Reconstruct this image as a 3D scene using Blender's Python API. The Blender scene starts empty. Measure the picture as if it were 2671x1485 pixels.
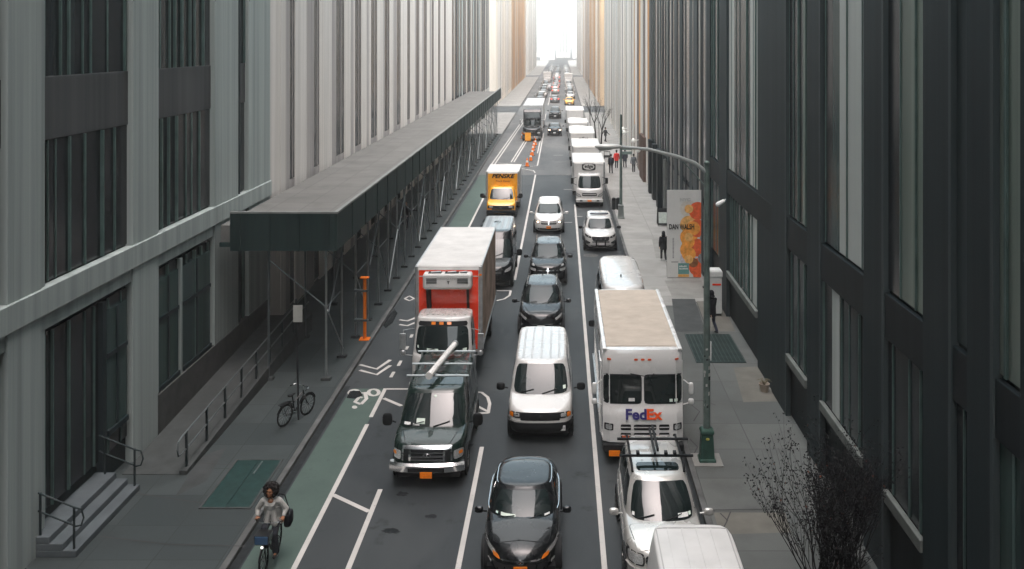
import bpy, bmesh, math, random
from mathutils import Vector, Matrix
from mathutils.bvhtree import BVHTree
S = bpy.context.scene
COL = S.collection
R = math.radians
# the eye stands H metres above the road and looks straight down the street (+Y); gp() turns a point seen on level z into X and distance
F, VX, VY, H = 2400.0, 1413.0, 105.0, 12.3
def gp(x, y, z=0.0):
    d = F*(H-z)/(y-VY)
    return ((x-VX)*d/F, d)
# ---------------------------------------------------------------- materials
MATS = {}
def nt(name):
    m = bpy.data.materials.new(name); m.use_nodes = True
    t = m.node_tree; b = t.nodes['Principled BSDF']
    return m, t, b
def N(t, kind, **kw):
    n = t.nodes.new(kind)
    for k, v in kw.items():
        if k in n.inputs: n.inputs[k].default_value = v
        else: setattr(n, k, v)
    return n
def mixc(t, fac, a, b):
    n = t.nodes.new('ShaderNodeMix'); n.data_type = 'RGBA'
    for sock, v in ((n.inputs[0], fac), (n.inputs[6], a), (n.inputs[7], b)):
        if hasattr(v, 'is_output'): t.links.new(v, sock)
        elif isinstance(v, (int, float)): sock.default_value = v
        else: sock.default_value = (v[0], v[1], v[2], 1)
    return n.outputs[2]
def ramp(t, src, a, b):
    n = t.nodes.new('ShaderNodeMapRange'); n.inputs[1].default_value = a; n.inputs[2].default_value = b
    t.links.new(src, n.inputs[0]); return n.outputs[0]
def noise(t, scale, detail=3, stretch=None, rough=.55):
    tc = t.nodes.new('ShaderNodeTexCoord'); n = N(t, 'ShaderNodeTexNoise', Scale=scale, Detail=detail, Roughness=rough)
    if stretch:
        mp = t.nodes.new('ShaderNodeMapping'); mp.inputs['Scale'].default_value = stretch
        t.links.new(tc.outputs['Object'], mp.inputs[0]); t.links.new(mp.outputs[0], n.inputs[0])
    else: t.links.new(tc.outputs['Object'], n.inputs[0])
    return n.outputs[0]
def mul(c, k): return tuple(min(1, v*k) for v in c[:3])
def M(name, col, rough=.5, metal=0.0, var=.12, scale=2.0, stretch=None, bump=0, coat=0, spec=None, emit=0):
    if name in MATS: return MATS[name]
    if spec is None: spec = .5 if rough < .35 else .12
    m, t, b = nt(name)
    f = ramp(t, noise(t, scale, 4, stretch), .3, .7)
    t.links.new(mixc(t, f, mul(col, 1-var), mul(col, 1+var)), b.inputs['Base Color'])
    b.inputs['Roughness'].default_value = rough; b.inputs['Metallic'].default_value = metal
    b.inputs['Specular IOR Level'].default_value = spec
    if coat: b.inputs['Coat Weight'].default_value = coat; b.inputs['Coat Roughness'].default_value = .04
    if bump:
        bn = N(t, 'ShaderNodeBump', Strength=bump, Distance=.02); t.links.new(noise(t, scale*12, 3), bn.inputs['Height'])
        t.links.new(bn.outputs[0], b.inputs['Normal'])
    if emit: b.inputs['Emission Color'].default_value = (*col, 1); b.inputs['Emission Strength'].default_value = emit
    MATS[name] = m; return m
def paint(name, col, metal=0.0, dirt=.25):
    if name in MATS: return MATS[name]
    m, t, b = nt(name)
    f = ramp(t, noise(t, 1.3, 5), .45, .75); f2 = ramp(t, noise(t, 30, 3), .4, .8)
    d = N(t, 'ShaderNodeMath', operation='MULTIPLY'); t.links.new(f, d.inputs[0]); t.links.new(f2, d.inputs[1])
    d2 = N(t, 'ShaderNodeMath', operation='MULTIPLY'); t.links.new(d.outputs[0], d2.inputs[0]); d2.inputs[1].default_value = dirt
    t.links.new(mixc(t, d2.outputs[0], col, tuple(.5*v+.06 for v in col)), b.inputs['Base Color'])
    b.inputs['Metallic'].default_value = metal
    rr = N(t, 'ShaderNodeMapRange'); t.links.new(f, rr.inputs[0]); rr.inputs[3].default_value = .22; rr.inputs[4].default_value = .42
    t.links.new(rr.outputs[0], b.inputs['Roughness'])
    if max(col) < .06: b.inputs['Specular IOR Level'].default_value = .15
    b.inputs['Coat Weight'].default_value = .5 if max(col) < .06 else .8; b.inputs['Coat Roughness'].default_value = .03
    MATS[name] = m; return m
def streak(name, a, b_, rough=.6, fy=6.0, fz=.05, c=None, spec=.12):
    """stone, metal or glass whose run-off marks, blinds and painted reflections go straight down the facade"""
    if name in MATS: return MATS[name]
    m, t, b = nt(name)
    f = ramp(t, noise(t, 1.0, 4, (fy, fy, fz), .6), .32, .68)
    g = ramp(t, noise(t, 1.0, 2, (fy*.22, fy*.22, fz*1.5), .5), .35, .65)
    col = mixc(t, f, a, b_)
    if c is not None: col = mixc(t, g, col, c)
    t.links.new(col, b.inputs['Base Color']); b.inputs['Roughness'].default_value = rough; b.inputs['Specular IOR Level'].default_value = spec
    MATS[name] = m; return m
# ---------------------------------------------------------------- mesh building
class MB:
    def __init__(s): s.v = []; s.f = []
    def add(s, vs, fs):
        k = len(s.v); s.v += [tuple(p) for p in vs]; s.f += [tuple(i+k for i in f) for f in fs]; return s
    def box(s, x0, x1, y0, y1, z0, z1):
        return s.add([(x, y, z) for z in (z0, z1) for y in (y0, y1) for x in (x0, x1)],
                     [(0, 2, 3, 1), (4, 5, 7, 6), (0, 1, 5, 4), (2, 6, 7, 3), (0, 4, 6, 2), (1, 3, 7, 5)])
    def cbox(s, c, d): return s.box(c[0]-d[0]/2, c[0]+d[0]/2, c[1]-d[1]/2, c[1]+d[1]/2, c[2]-d[2]/2, c[2]+d[2]/2)
    def loft(s, rings, caps=True, closed=True):
        n = len(rings[0]); vs = [p for r in rings for p in r]; fs = []
        for k in range(len(rings)-1):
            for i in range(n if closed else n-1):
                j = (i+1) % n; fs.append((k*n+i, k*n+j, (k+1)*n+j, (k+1)*n+i))
        if caps: fs.append(tuple(range(n-1, -1, -1))); fs.append(tuple((len(rings)-1)*n+i for i in range(n)))
        return s.add(vs, fs)
    def path(s, pts, rad, n=8, ends=True):
        pts = [Vector(p) for p in pts]; rings = []
        if isinstance(rad, (int, float)): rad = [rad]*len(pts)
        up = None
        for i, p in enumerate(pts):
            t = (pts[min(i+1, len(pts)-1)]-pts[max(i-1, 0)])
            if t.length < 1e-9: t = Vector((0, 0, 1))
            t.normalize()
            if up is None: up = Vector((0, 0, 1)) if abs(t.z) < .9 else Vector((0, 1, 0))
            a = t.cross(up)
            if a.length < 1e-4: a = t.cross(Vector((1, .3, 0)))
            a.normalize(); c = a.cross(t); up = c
            rings.append([p+rad[i]*(a*math.cos(2*math.pi*k/n)+c*math.sin(2*math.pi*k/n)) for k in range(n)])
        return s.loft(rings, ends)
    def tube(s, p, q, r, n=8, r2=None): return s.path([p, q], [r, r if r2 is None else r2], n)
    def capsule(s, p, q, r, r2=None, n=10):
        r2 = r if r2 is None else r2; p = Vector(p); q = Vector(q); d = (q-p); l = d.length
        d = d/l if l > 1e-6 else Vector((0, 0, 1))
        pts = []; rr = []
        for k in range(5):
            a = math.pi/2*(1-k/4); pts.append(p-d*r*math.sin(a)); rr.append(max(r*math.cos(a), r*.05))
        for k in range(5):
            a = math.pi/2*k/4; pts.append(q+d*r2*math.sin(a)); rr.append(max(r2*math.cos(a), r2*.05))
        return s.path(pts, rr, n)
    def ell(s, c, d, n=14, m=9, e=2.0):
        rings = []
        for k in range(m+1):
            a = -math.pi/2+math.pi*k/m; ca, sa = math.cos(a), math.sin(a); cc = max(abs(ca), .02)**(2/e); ss = math.copysign(abs(sa)**(2/e), sa)
            rings.append([(c[0]+d[0]*cc*math.copysign(abs(math.cos(t))**(2/e), math.cos(t)), c[1]+d[1]*cc*math.copysign(abs(math.sin(t))**(2/e), math.sin(t)), c[2]+d[2]*ss)
                          for t in (2*math.pi*i/n for i in range(n))])
        return s.loft(rings)
    def lathe(s, prof, n=24, axis='z', c=(0, 0, 0), closed=False):
        rings = []
        for r, h in prof:
            ring = []
            for i in range(n):
                a = 2*math.pi*i/n; u, w = r*math.cos(a), r*math.sin(a)
                p = {'z': (u, w, h), 'x': (h, u, w), 'y': (u, h, w)}[axis]
                ring.append((p[0]+c[0], p[1]+c[1], p[2]+c[2]))
            rings.append(ring)
        return s.loft(rings, not closed)
    def poly(s, pts, z0, z1):
        n = len(pts)
        return s.loft([[(p[0], p[1], z0) for p in pts], [(p[0], p[1], z1) for p in pts]])
    def xform(s, mat): s.v = [tuple(mat @ Vector(p)) for p in s.v]; return s
    def mesh(s, name, smooth=35, merge=0):
        me = bpy.data.meshes.new(name); me.from_pydata(s.v, [], s.f)
        bm = bmesh.new(); bm.from_mesh(me)
        if merge: bmesh.ops.remove_doubles(bm, verts=bm.verts, dist=merge)
        bmesh.ops.recalc_face_normals(bm, faces=bm.faces)
        bm.to_mesh(me); bm.free()
        if smooth:
            me.polygons.foreach_set('use_smooth', [True]*len(me.polygons)); me.set_sharp_from_angle(angle=R(smooth))
        me.update(); return me
def put(name, me, mat, parent=None, smooth=35, bevel=0, merge=0, loc=None, **tags):
    if isinstance(me, MB): me = me.mesh(name, smooth, merge)
    o = bpy.data.objects.new(name, me); COL.objects.link(o)
    if mat is not None: me.materials.clear(); me.materials.append(mat)
    if parent is not None: o.parent = parent
    if loc is not None: o.location = loc
    if bevel:
        b = o.modifiers.new('bevel', 'BEVEL'); b.width = bevel; b.segments = 2; b.limit_method = 'ANGLE'; b.angle_limit = R(40)
    for k, v in tags.items(): o[k] = v
    return o
def thing(name, label, cat, loc=(0, 0, 0), rz=0, group=None):
    o = bpy.data.objects.new(name, None); COL.objects.link(o); o.empty_display_size = .3
    o.location = loc; o.rotation_euler = (0, 0, rz); o['label'] = label; o['category'] = cat
    if group: o['group'] = group
    return o
def tag(o, label, cat, group=None):
    o['label'] = label; o['category'] = cat
    if group: o['group'] = group
    return o
def dup(root, loc, rz=0, label=None):
    def cp(o, par):
        c = o.copy(); COL.objects.link(c)
        if par: c.parent = par
        for ch in [q for q in bpy.data.objects if q.parent == o]: cp(ch, c)
        return c
    c = cp(root, None); c.location = loc; c.rotation_euler = (0, 0, rz)
    if label: c['label'] = label
    return c
def text_mesh(txt, size, mat_name='', bold=0.0, sx=1.0, shear=0.0, depth=.004):
    cu = bpy.data.curves.new('lettering', 'FONT'); cu.body = txt; cu.size = size; cu.align_x = 'CENTER'; cu.align_y = 'CENTER'
    cu.extrude = depth; cu.offset = bold; cu.shear = shear; cu.resolution_u = 4
    o = bpy.data.objects.new('lettering', cu); COL.objects.link(o)
    dg = bpy.context.evaluated_depsgraph_get(); me = bpy.data.meshes.new_from_object(o.evaluated_get(dg))
    bpy.data.objects.remove(o); bpy.data.curves.remove(cu)
    me.transform(Matrix.Rotation(R(90), 4, 'X') @ Matrix.Diagonal((sx, 1, 1, 1)))
    return me
def interp(pts, y):
    if y <= pts[0][0]: return pts[0][1]
    if y >= pts[-1][0]: return pts[-1][1]
    for i in range(len(pts)-1):
        (a, za), (b, zb) = pts[i], pts[i+1]
        if a <= y <= b:
            t = (y-a)/(b-a)
            p0 = pts[i-1] if i else (a-(b-a), za-(zb-za)*.3); p3 = pts[i+2] if i+2 < len(pts) else (b+(b-a), zb)
            m0 = (zb-p0[1])/(b-p0[0])*(b-a); m1 = (p3[1]-za)/(p3[0]-a)*(b-a)
            return (2*t**3-3*t*t+1)*za+(t**3-2*t*t+t)*m0+(-2*t**3+3*t*t)*zb+(t**3-t*t)*m1
def sq(u, v, n):
    if n is None: return u, v
    s = max(abs(u), abs(v))
    if s < 1e-9: return 0.0, 0.0
    k = s/((abs(u)**n+abs(v)**n)**(1/n)); return u*k, v*k
def outl(u, v, y0, y1, hw, n, bf, br, tf=0, tr=0):
    a, b = sq(u, v, n); yc, hl = (y0+y1)/2, (y1-y0)/2
    y = yc+b*hl + (bf*a*a*-b if b < 0 else -br*a*a*b)
    return a*hw*(1-tf*max(0, -b)**3-tr*max(0, b)**3), y
def perim(k=10):
    q = [-1+2*i/k for i in range(k)]
    return [(t, -1) for t in q]+[(1, t) for t in q]+[(-t, 1) for t in q]+[(-1, -t) for t in q]
PER = perim(10)
HAZE, SKY, SUN, SUN_EL, SUN_AZ, EXPO, SUN_ANG = .0006, .15, 1.5, 76, 170, 1.72, 130
# ---------------------------------------------------------------- the setting: ground, paving, markings
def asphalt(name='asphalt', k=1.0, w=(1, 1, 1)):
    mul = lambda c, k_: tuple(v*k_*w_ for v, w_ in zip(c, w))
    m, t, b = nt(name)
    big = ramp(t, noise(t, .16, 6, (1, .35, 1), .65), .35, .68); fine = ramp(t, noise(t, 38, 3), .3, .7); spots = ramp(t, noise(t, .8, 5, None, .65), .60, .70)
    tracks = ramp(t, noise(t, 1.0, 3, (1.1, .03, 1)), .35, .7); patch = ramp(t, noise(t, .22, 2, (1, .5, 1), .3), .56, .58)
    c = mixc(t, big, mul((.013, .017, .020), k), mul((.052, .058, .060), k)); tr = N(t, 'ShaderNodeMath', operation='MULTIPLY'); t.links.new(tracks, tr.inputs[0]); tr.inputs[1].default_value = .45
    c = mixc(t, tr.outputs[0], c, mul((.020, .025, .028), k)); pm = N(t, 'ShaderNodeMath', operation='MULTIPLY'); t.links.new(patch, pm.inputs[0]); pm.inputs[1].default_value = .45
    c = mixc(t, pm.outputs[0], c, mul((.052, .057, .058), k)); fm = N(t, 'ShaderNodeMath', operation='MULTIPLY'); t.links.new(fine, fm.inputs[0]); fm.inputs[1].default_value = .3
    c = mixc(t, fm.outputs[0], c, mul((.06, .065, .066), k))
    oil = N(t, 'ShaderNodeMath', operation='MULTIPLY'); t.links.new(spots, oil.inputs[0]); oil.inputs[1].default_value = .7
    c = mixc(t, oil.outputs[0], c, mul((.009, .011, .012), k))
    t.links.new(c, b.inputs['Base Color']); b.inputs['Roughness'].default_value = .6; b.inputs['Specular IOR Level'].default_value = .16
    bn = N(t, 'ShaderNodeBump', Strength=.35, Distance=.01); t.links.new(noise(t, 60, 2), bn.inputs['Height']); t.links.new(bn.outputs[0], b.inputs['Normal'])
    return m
def concrete(name, a, b_, slab=1.6):
    m, t, b = nt(name)
    tc = t.nodes.new('ShaderNodeTexCoord'); br = N(t, 'ShaderNodeTexBrick', Scale=1.0)
    br.offset = 0; br.inputs['Brick Width'].default_value = slab; br.inputs['Row Height'].default_value = slab
    br.inputs['Mortar Size'].default_value = .018; br.inputs['Mortar Smooth'].default_value = .3
    br.inputs['Color1'].default_value = (*a, 1); br.inputs['Color2'].default_value = (*b_, 1); br.inputs['Mortar'].default_value = (*mul(a, .45), 1)
    t.links.new(tc.outputs['Object'], br.inputs[0])
    st = ramp(t, noise(t, .7, 6), .45, .75); fine = ramp(t, noise(t, 45, 3), .2, .8)
    c = mixc(t, st, br.outputs[0], mul(a, .6)); f = N(t, 'ShaderNodeMath', operation='MULTIPLY'); t.links.new(fine, f.inputs[0]); f.inputs[1].default_value = .35
    c = mixc(t, f.outputs[0], c, mul(a, 1.25)); t.links.new(c, b.inputs['Base Color']); b.inputs['Roughness'].default_value = .85; b.inputs['Specular IOR Level'].default_value = .15
    bn = N(t, 'ShaderNodeBump', Strength=.25, Distance=.01); t.links.new(noise(t, 50, 2), bn.inputs['Height']); t.links.new(bn.outputs[0], b.inputs['Normal'])
    return m
def worn(name, col, under, lo=.60, hi=.78, sc=9):
    m, t, b = nt(name)
    f = ramp(t, noise(t, sc, 6, None, .7), lo, hi); g = ramp(t, noise(t, 1.1, 4), .3, .75)
    c = mixc(t, g, mul(col, .8), col); t.links.new(mixc(t, f, c, under), b.inputs['Base Color']); b.inputs['Roughness'].default_value = .7; b.inputs['Specular IOR Level'].default_value = .15
    return m
ROAD_L, ROAD_R, WALL_L, WALL_R = -7.75, 3.65, -12.4, 7.3
KZ = .13
A_MAT = asphalt(); W_MAT = worn('road_paint', (.52, .50, .47), (.06, .065, .065))
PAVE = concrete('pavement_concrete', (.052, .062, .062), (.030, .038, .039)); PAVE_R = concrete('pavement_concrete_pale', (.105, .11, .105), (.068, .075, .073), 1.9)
KERB = M('kerb_stone', (.095, .097, .095), .8, var=.35, scale=1.2, bump=.3)
def sheet(name, x0, x1, y0, y1, z, mat, kind='structure'):
    mb = MB(); n = max(1, int((y1-y0)/40)); 
    for i in range(n):
        a, b = y0+(y1-y0)*i/n, y0+(y1-y0)*(i+1)/n
        mb.add([(x0, a, z), (x1, a, z), (x1, b, z), (x0, b, z)], [(0, 1, 2, 3)])
    return put(name, mb, mat, smooth=0, merge=1e-4, kind=kind)
sheet('road', -420, 420, -180, 2300, 0, A_MAT)
CROSS = (164.0, 181.0)
PALE_FAR = asphalt('far_brightened_asphalt', 2.3, (1.12, 1.0, .93))   # distant road brightening painted as paler asphalt, starting past the yellow truck
sheet('road_surface', ROAD_L, ROAD_R, 88, 430, .002, PALE_FAR)
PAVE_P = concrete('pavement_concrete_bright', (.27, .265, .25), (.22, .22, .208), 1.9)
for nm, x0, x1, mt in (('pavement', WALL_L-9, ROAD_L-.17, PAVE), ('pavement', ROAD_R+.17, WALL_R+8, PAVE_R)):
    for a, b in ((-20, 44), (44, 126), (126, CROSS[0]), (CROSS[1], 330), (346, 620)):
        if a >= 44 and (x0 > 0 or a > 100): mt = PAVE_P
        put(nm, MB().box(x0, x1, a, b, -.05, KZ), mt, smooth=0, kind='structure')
for xa, xb in ((ROAD_L-.168, ROAD_L), (ROAD_R, ROAD_R+.168)):
    for a, b in ((-20, CROSS[0]), (CROSS[1], 330), (346, 620)):
        put('kerb', MB().box(xa, xb, a, b, -.05, KZ+.006), KERB, bevel=.02, smooth=0, kind='structure')
GREEN = worn('green_lane_paint', (.075, .108, .094), (.034, .045, .043), .56, .86, 2.2)
def strip(mb, pts, w, z):
    """flat painted line of width w through ground points"""
    L_, R_ = [], []
    P = [Vector((p[0], p[1], 0)) for p in pts]
    for i, p in enumerate(P):
        t = (P[min(i+1, len(P)-1)]-P[max(i-1, 0)]).normalized(); n = Vector((-t.y, t.x, 0))
        L_.append(p+n*w/2); R_.append(p-n*w/2)
    for i in range(len(P)-1):
        mb.add([(L_[i].x, L_[i].y, z), (R_[i].x, R_[i].y, z), (R_[i+1].x, R_[i+1].y, z), (L_[i+1].x, L_[i+1].y, z)], [(0, 1, 2, 3)])
LB, LC, LP = -2.42, -6.25, -4.98   # lane line, cycle lane edge, parking edge
Y_END = gp(960, 978)[1]
g = MB(); g.add([(ROAD_L+.22, 12, .004), (LC, 12, .004), (LC, Y_END, .004), (ROAD_L+.3, Y_END, .004)], [(0, 1, 2, 3)])
put('cycle_lane', g, GREEN, smooth=0, kind='structure')
g = MB(); g.add([(ROAD_L+.22, 57, .004), (LC+.1, 57, .004), (LC+.1, 88, .004), (ROAD_L+.2, 88, .004)], [(0, 1, 2, 3)])
put('cycle_lane', g, GREEN, smooth=0, kind='structure')
def marking(fn):
    mb = MB(); fn(mb); return put('road_marking', mb, W_MAT, smooth=0, kind='structure')
def lines(mb):
    strip(mb, [(1.0, 10), (1.0, 72)], .13, .008); strip(mb, [(1.0, 182), (1.0, 420)], .12, .008)
    strip(mb, [(LB, 10), (LB, gp(1213, 1125)[1])], .13, .008); strip(mb, [(LB, gp(1292, 705)[1]), (LB, gp(1343, 440)[1])], .13, .008)
    strip(mb, [(LB-.25, 105), (LB-.25, 163)], .12, .008); strip(mb, [(LB-.2, 184), (LB-.2, 420)], .12, .008)
    strip(mb, [(LC, 10), (LC, gp(921, 1068)[1])], .13, .008); strip(mb, [(LC, gp(930, 1050)[1]), (LC, Y_END)], .13, .008)
    strip(mb, [(LC+.066, Y_END-.06), (LP+.4, Y_END-.06)], .12, .012)
    strip(mb, [(LP, 10), (LP, 26.2)], .13, .008)
    strip(mb, [(LC+.1, 57), (LC+.1, 76)], .13, .008)
    strip(mb, [gp(838, 1246), gp(928, 1288)], .14, .012)
    strip(mb, [gp(965, 1003), gp(1010, 1022)], .14, .012)
marking(lines)
def bays(mb):
    # the quarter-round ends of the parking bay, on either side of the refrigerated truck
    strip(mb, [gp(1180, 985), gp(1212, 988), gp(1227, 1000), gp(1232, 1016), gp(1228, 1040)], .11, .008)
    strip(mb, [gp(1180, 1040), gp(1229, 1040)], .11, .012); strip(mb, [gp(1180, 1012), gp(1226, 1036)], .11, .016)
    strip(mb, [gp(1250, 732), gp(1286, 732)], .11, .008); strip(mb, [gp(1285, 732), gp(1282, 744), gp(1268, 753), gp(1250, 757)], .11, .012)
    strip(mb, [gp(1300, 426), gp(1325, 426), gp(1342, 429), gp(1346, 435)], .1, .008); strip(mb, [gp(1300, 421), gp(1342, 431)], .1, .012)
    # no-parking box before the black articulated lorry
    strip(mb, [gp(1235, 416), gp(1319, 297)], .12, .008); strip(mb, [gp(1243, 416), gp(1322, 300)], .12, .008)
    strip(mb, [gp(1286, 408), gp(1327, 343)], .12, .008); strip(mb, [gp(1293, 408), gp(1331, 346)], .12, .008)
    strip(mb, [gp(1252, 410), gp(1340, 419), gp(1352, 417), gp(1364, 355), gp(1368, 335)], .12, .012)
    strip(mb, [gp(1330, 350), gp(1364, 355)], .1, .016); strip(mb, [gp(1332, 343), gp(1366, 346)], .1, .016)
    for x, y, w in ((1404, 391, 12), (1433, 477, 15), (1455, 545, 10), (1425, 560, 14)):
        strip(mb, [gp(x-w, y), gp(x+w, y)], .12, .008)
marking(bays)
def dashes(mb):
    for a, b in (((991, 936), (983, 950)), ((1009, 908), (1002, 921)), ((1026, 872), (1021, 880)), ((1037, 842), (1033, 850)), ((1140, 660), (1137, 666)), ((1152, 640), (1149, 646))):
        strip(mb, [gp(*a), gp(*b)], .12, .008)
    for dy in (0, 14):
        strip(mb, [gp(905, 918+dy), gp(948, 929+dy), gp(982, 906+dy)], .15, .008)
    for dy in (0, 12):
        strip(mb, [gp(1005, 805+dy), gp(1025, 808+dy), gp(1045, 800+dy)], .14, .008)
    strip(mb, [gp(1018, 752), gp(1030, 745), gp(1042, 752), gp(1030, 757), gp(1018, 752)], .12, .008)
marking(dashes)
def bike_symbol(mb):
    for cx, cy, rx, ry in ((891, 989, 12, 8), (940, 988, 13, 8)):
        pts = [gp(cx+rx*math.cos(a), cy+ry*math.sin(a)) for a in [k*math.pi/10 for k in range(21)]]
        strip(mb, pts, .13, .008)
    P = [(910, 990), (918, 988), (922, 1004), (908, 1018), (893, 1012), (904, 1000), (912, 1002)]
    strip(mb, [gp(*p) for p in P[:4]], .13, .012); strip(mb, [gp(*p) for p in P[3:6]], .13, .012); strip(mb, [gp(*P[5]), gp(*P[6])], .1, .016)
    c = [gp(892+7*math.cos(a), 1025+4*math.sin(a)) for a in [k*math.pi/5 for k in range(10)]]
    mb.add([(p[0], p[1], .008) for p in c], [tuple(range(10))])
marking(bike_symbol)
# dark wet hollow in the gutter, cracks, repairs
WET = M('wet_asphalt', (.012, .014, .015), .25, var=.3)
pts = [(x, y) for x, y in [gp(*p) for p in ((962, 815), (975, 790), (992, 778), (1000, 788), (988, 812), (970, 826))]]
put('road_puddle', MB().add([(x, y, .004) for x, y in pts], [tuple(range(6))]), WET, smooth=0, kind='structure')
put('road_puddle', MB().add([(x, y, .012) for x, y in [gp(*p) for p in ((880, 985), (905, 984), (912, 996), (893, 1004), (872, 1002))]], [tuple(range(5))]), WET, smooth=0, kind='structure')
GUT = M('gutter_grime', (.018, .021, .022), .6, var=.4, scale=3)
mb = MB(); strip(mb, [(ROAD_L+.1, 14), (ROAD_L+.11, 34)], .22, .016); put('gutter', mb, GUT, smooth=0, kind='structure')
mb = MB(); strip(mb, [(ROAD_R-.11, 14), (ROAD_R-.11, 160)], .2, .012); put('gutter', mb, GUT, smooth=0, kind='structure')
STAIN = worn('oil_stain', (.008, .010, .011), (.024, .029, .031), .5, .62, 3)
for cx, cy, w, h_, sd_ in ((985, 1336, 26, 9, 1), (1012, 1243, 16, 7, 2), (1085, 1300, 18, 6, 3), (1180, 1120, 14, 5, 4), (1400, 870, 12, 4, 5), (1430, 640, 14, 5, 6)):
    rr = random.Random(sd_); q = [gp(cx+w*math.cos(a)*rr.uniform(.6, 1.1), cy+h_*math.sin(a)*rr.uniform(.6, 1.1)) for a in [k*math.pi/9 for k in range(18)]]
    put('oil_stain', MB().add([(x, y, .004) for x, y in q], [tuple(range(18))]), STAIN, smooth=0, kind='structure')
# pavement repairs and covers
def pave_patch(name, pix, mat, z):
    q = [gp(px, py, KZ) for px, py in pix]
    return put(name, MB().add([(x, y, KZ+z) for x, y in q], [tuple(range(len(q)))]), mat, smooth=0, kind='structure')
P_PALE = M('pale_concrete', (.20, .198, .185), .85, var=.12, scale=1.5); P_DARK = M('dark_concrete', (.05, .054, .054), .85, var=.2, scale=1.5); P_TAN = M('tan_concrete', (.125, .12, .105), .85, var=.15, scale=1.5)
pave_patch('pavement_slab', ((1672, 706), (1765, 706), (1785, 750), (1692, 750)), P_PALE, .004)
pave_patch('pavement_slab', ((1690, 752), (1748, 752), (1775, 835), (1700, 835)), P_DARK, .004)
pave_patch('pavement_slab', ((1752, 758), (1815, 758), (1850, 834), (1780, 834)), P_TAN, .004)
pave_patch('pavement_slab', ((1640, 600), (1676, 600), (1690, 650), (1650, 650)), P_PALE, .004)
pave_patch('pavement_slab', ((1845, 925), (1912, 922), (1972, 1010), (1870, 1012)), P_TAN, .004)
pave_patch('pavement_slab', ((1795, 1290), (1975, 1290), (1990, 1340), (1812, 1345)), P_TAN, .004)
pave_patch('pavement_slab', ((505, 1150), (570, 1125), (520, 1210), (440, 1250)), P_DARK, .004)
CRK = M('pavement_crack', (.05, .05, .05), .9)
def crack(pix, w=.035):
    mb = MB(); strip(mb, [gp(x, y, KZ) for x, y in pix], w, KZ+.008); put('pavement_crack', mb, CRK, smooth=0, kind='structure')
crack(((1795, 1284), (1900, 1282), (2100, 1282))); crack(((1812, 1292), (1830, 1310), (1822, 1325), (1806, 1345))); crack(((1838, 1288), (1828, 1312)))
crack(((1735, 1010), (1770, 1008), (1800, 1020))); crack(((1740, 1020), (1760, 1036), (1745, 1060))); crack(((1735, 1105), (1755, 1125), (1742, 1150)))
crack(((500, 1166), (640, 1172))); crack(((330, 1240), (480, 1262), (690, 1290))); crack(((250, 1350), (420, 1370), (620, 1375)))
crack(((1780, 835), (1752, 760))); crack(((1706, 835), (1790, 842)))
# ---------------------------------------------------------------- buildings along both sides
G_DK = streak('dark_glass', (.006, .010, .013), (.05, .066, .068), .2, 4, .04, (.014, .02, .024), spec=.35)  # streaks put varied window reflections into the glass colour
G_VDK = streak('black_glass', (.005, .007, .010), (.018, .024, .028), .25, 3, .05, spec=.4)
G_GR = streak('green_glass', (.025, .05, .045), (.06, .10, .085), .25, 4, .03, (.035, .06, .06))
G_LT = streak('sky_painted_glass', (.30, .32, .30), (.60, .61, .57), .35, 3, .03, (.42, .45, .43))  # reflected sky painted into the glass as a pale colour
G_LG = streak('pale_green_glass', (.09, .14, .12), (.30, .35, .30), .3, 3.5, .03, (.12, .15, .13))
ST_GG = streak('grey_green_stone', (.25, .285, .272), (.39, .43, .415), .7, 2.5, .04)
ST_TEAL = streak('slate_cladding', (.009, .017, .020), (.019, .030, .033), .55, 2.5, .04)
ST_TEALD = streak('dark_slate_cladding', (.004, .008, .010), (.009, .015, .017), .55, 2.5, .04)
ST_BEI = streak('beige_stone', (.52, .49, .455), (.68, .64, .60), .75, 2.0, .05)
ST_BEI2 = streak('light_beige_stone', (.55, .51, .47), (.70, .66, .61), .75, 2.5, .05)
ST_BEID = streak('taupe_stone', (.28, .26, .25), (.42, .39, .37), .75, 2.0, .05)
ST_CREAM = streak('cream_stone', (.62, .55, .46), (.75, .68, .60), .75, 1.2, .05)
ST_ORG = streak('ochre_brick', (.46, .22, .08), (.58, .33, .15), .8, 1.0, .05, (.34, .22, .13))
ST_TAN = streak('tan_brick', (.52, .34, .19), (.64, .48, .32), .8, 1.0, .05, (.36, .28, .21))
ST_BRN = streak('brown_brick', (.13, .095, .075), (.22, .16, .12), .8, 2.0, .06, (.12, .115, .11))
ST_GRY = streak('pale_grey_stone', (.42, .42, .40), (.56, .56, .54), .75, 1.6, .05, (.48, .43, .37))
ST_DGY = streak('dark_grey_metal', (.026, .038, .041), (.05, .064, .066), .5, 3.0, .05)
ST_BND = streak('spandrel_panel', (.05, .054, .056), (.085, .088, .09), .6, 3, .04)
ROOFM = M('roof_felt', (.12, .12, .12), .9)
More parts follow.
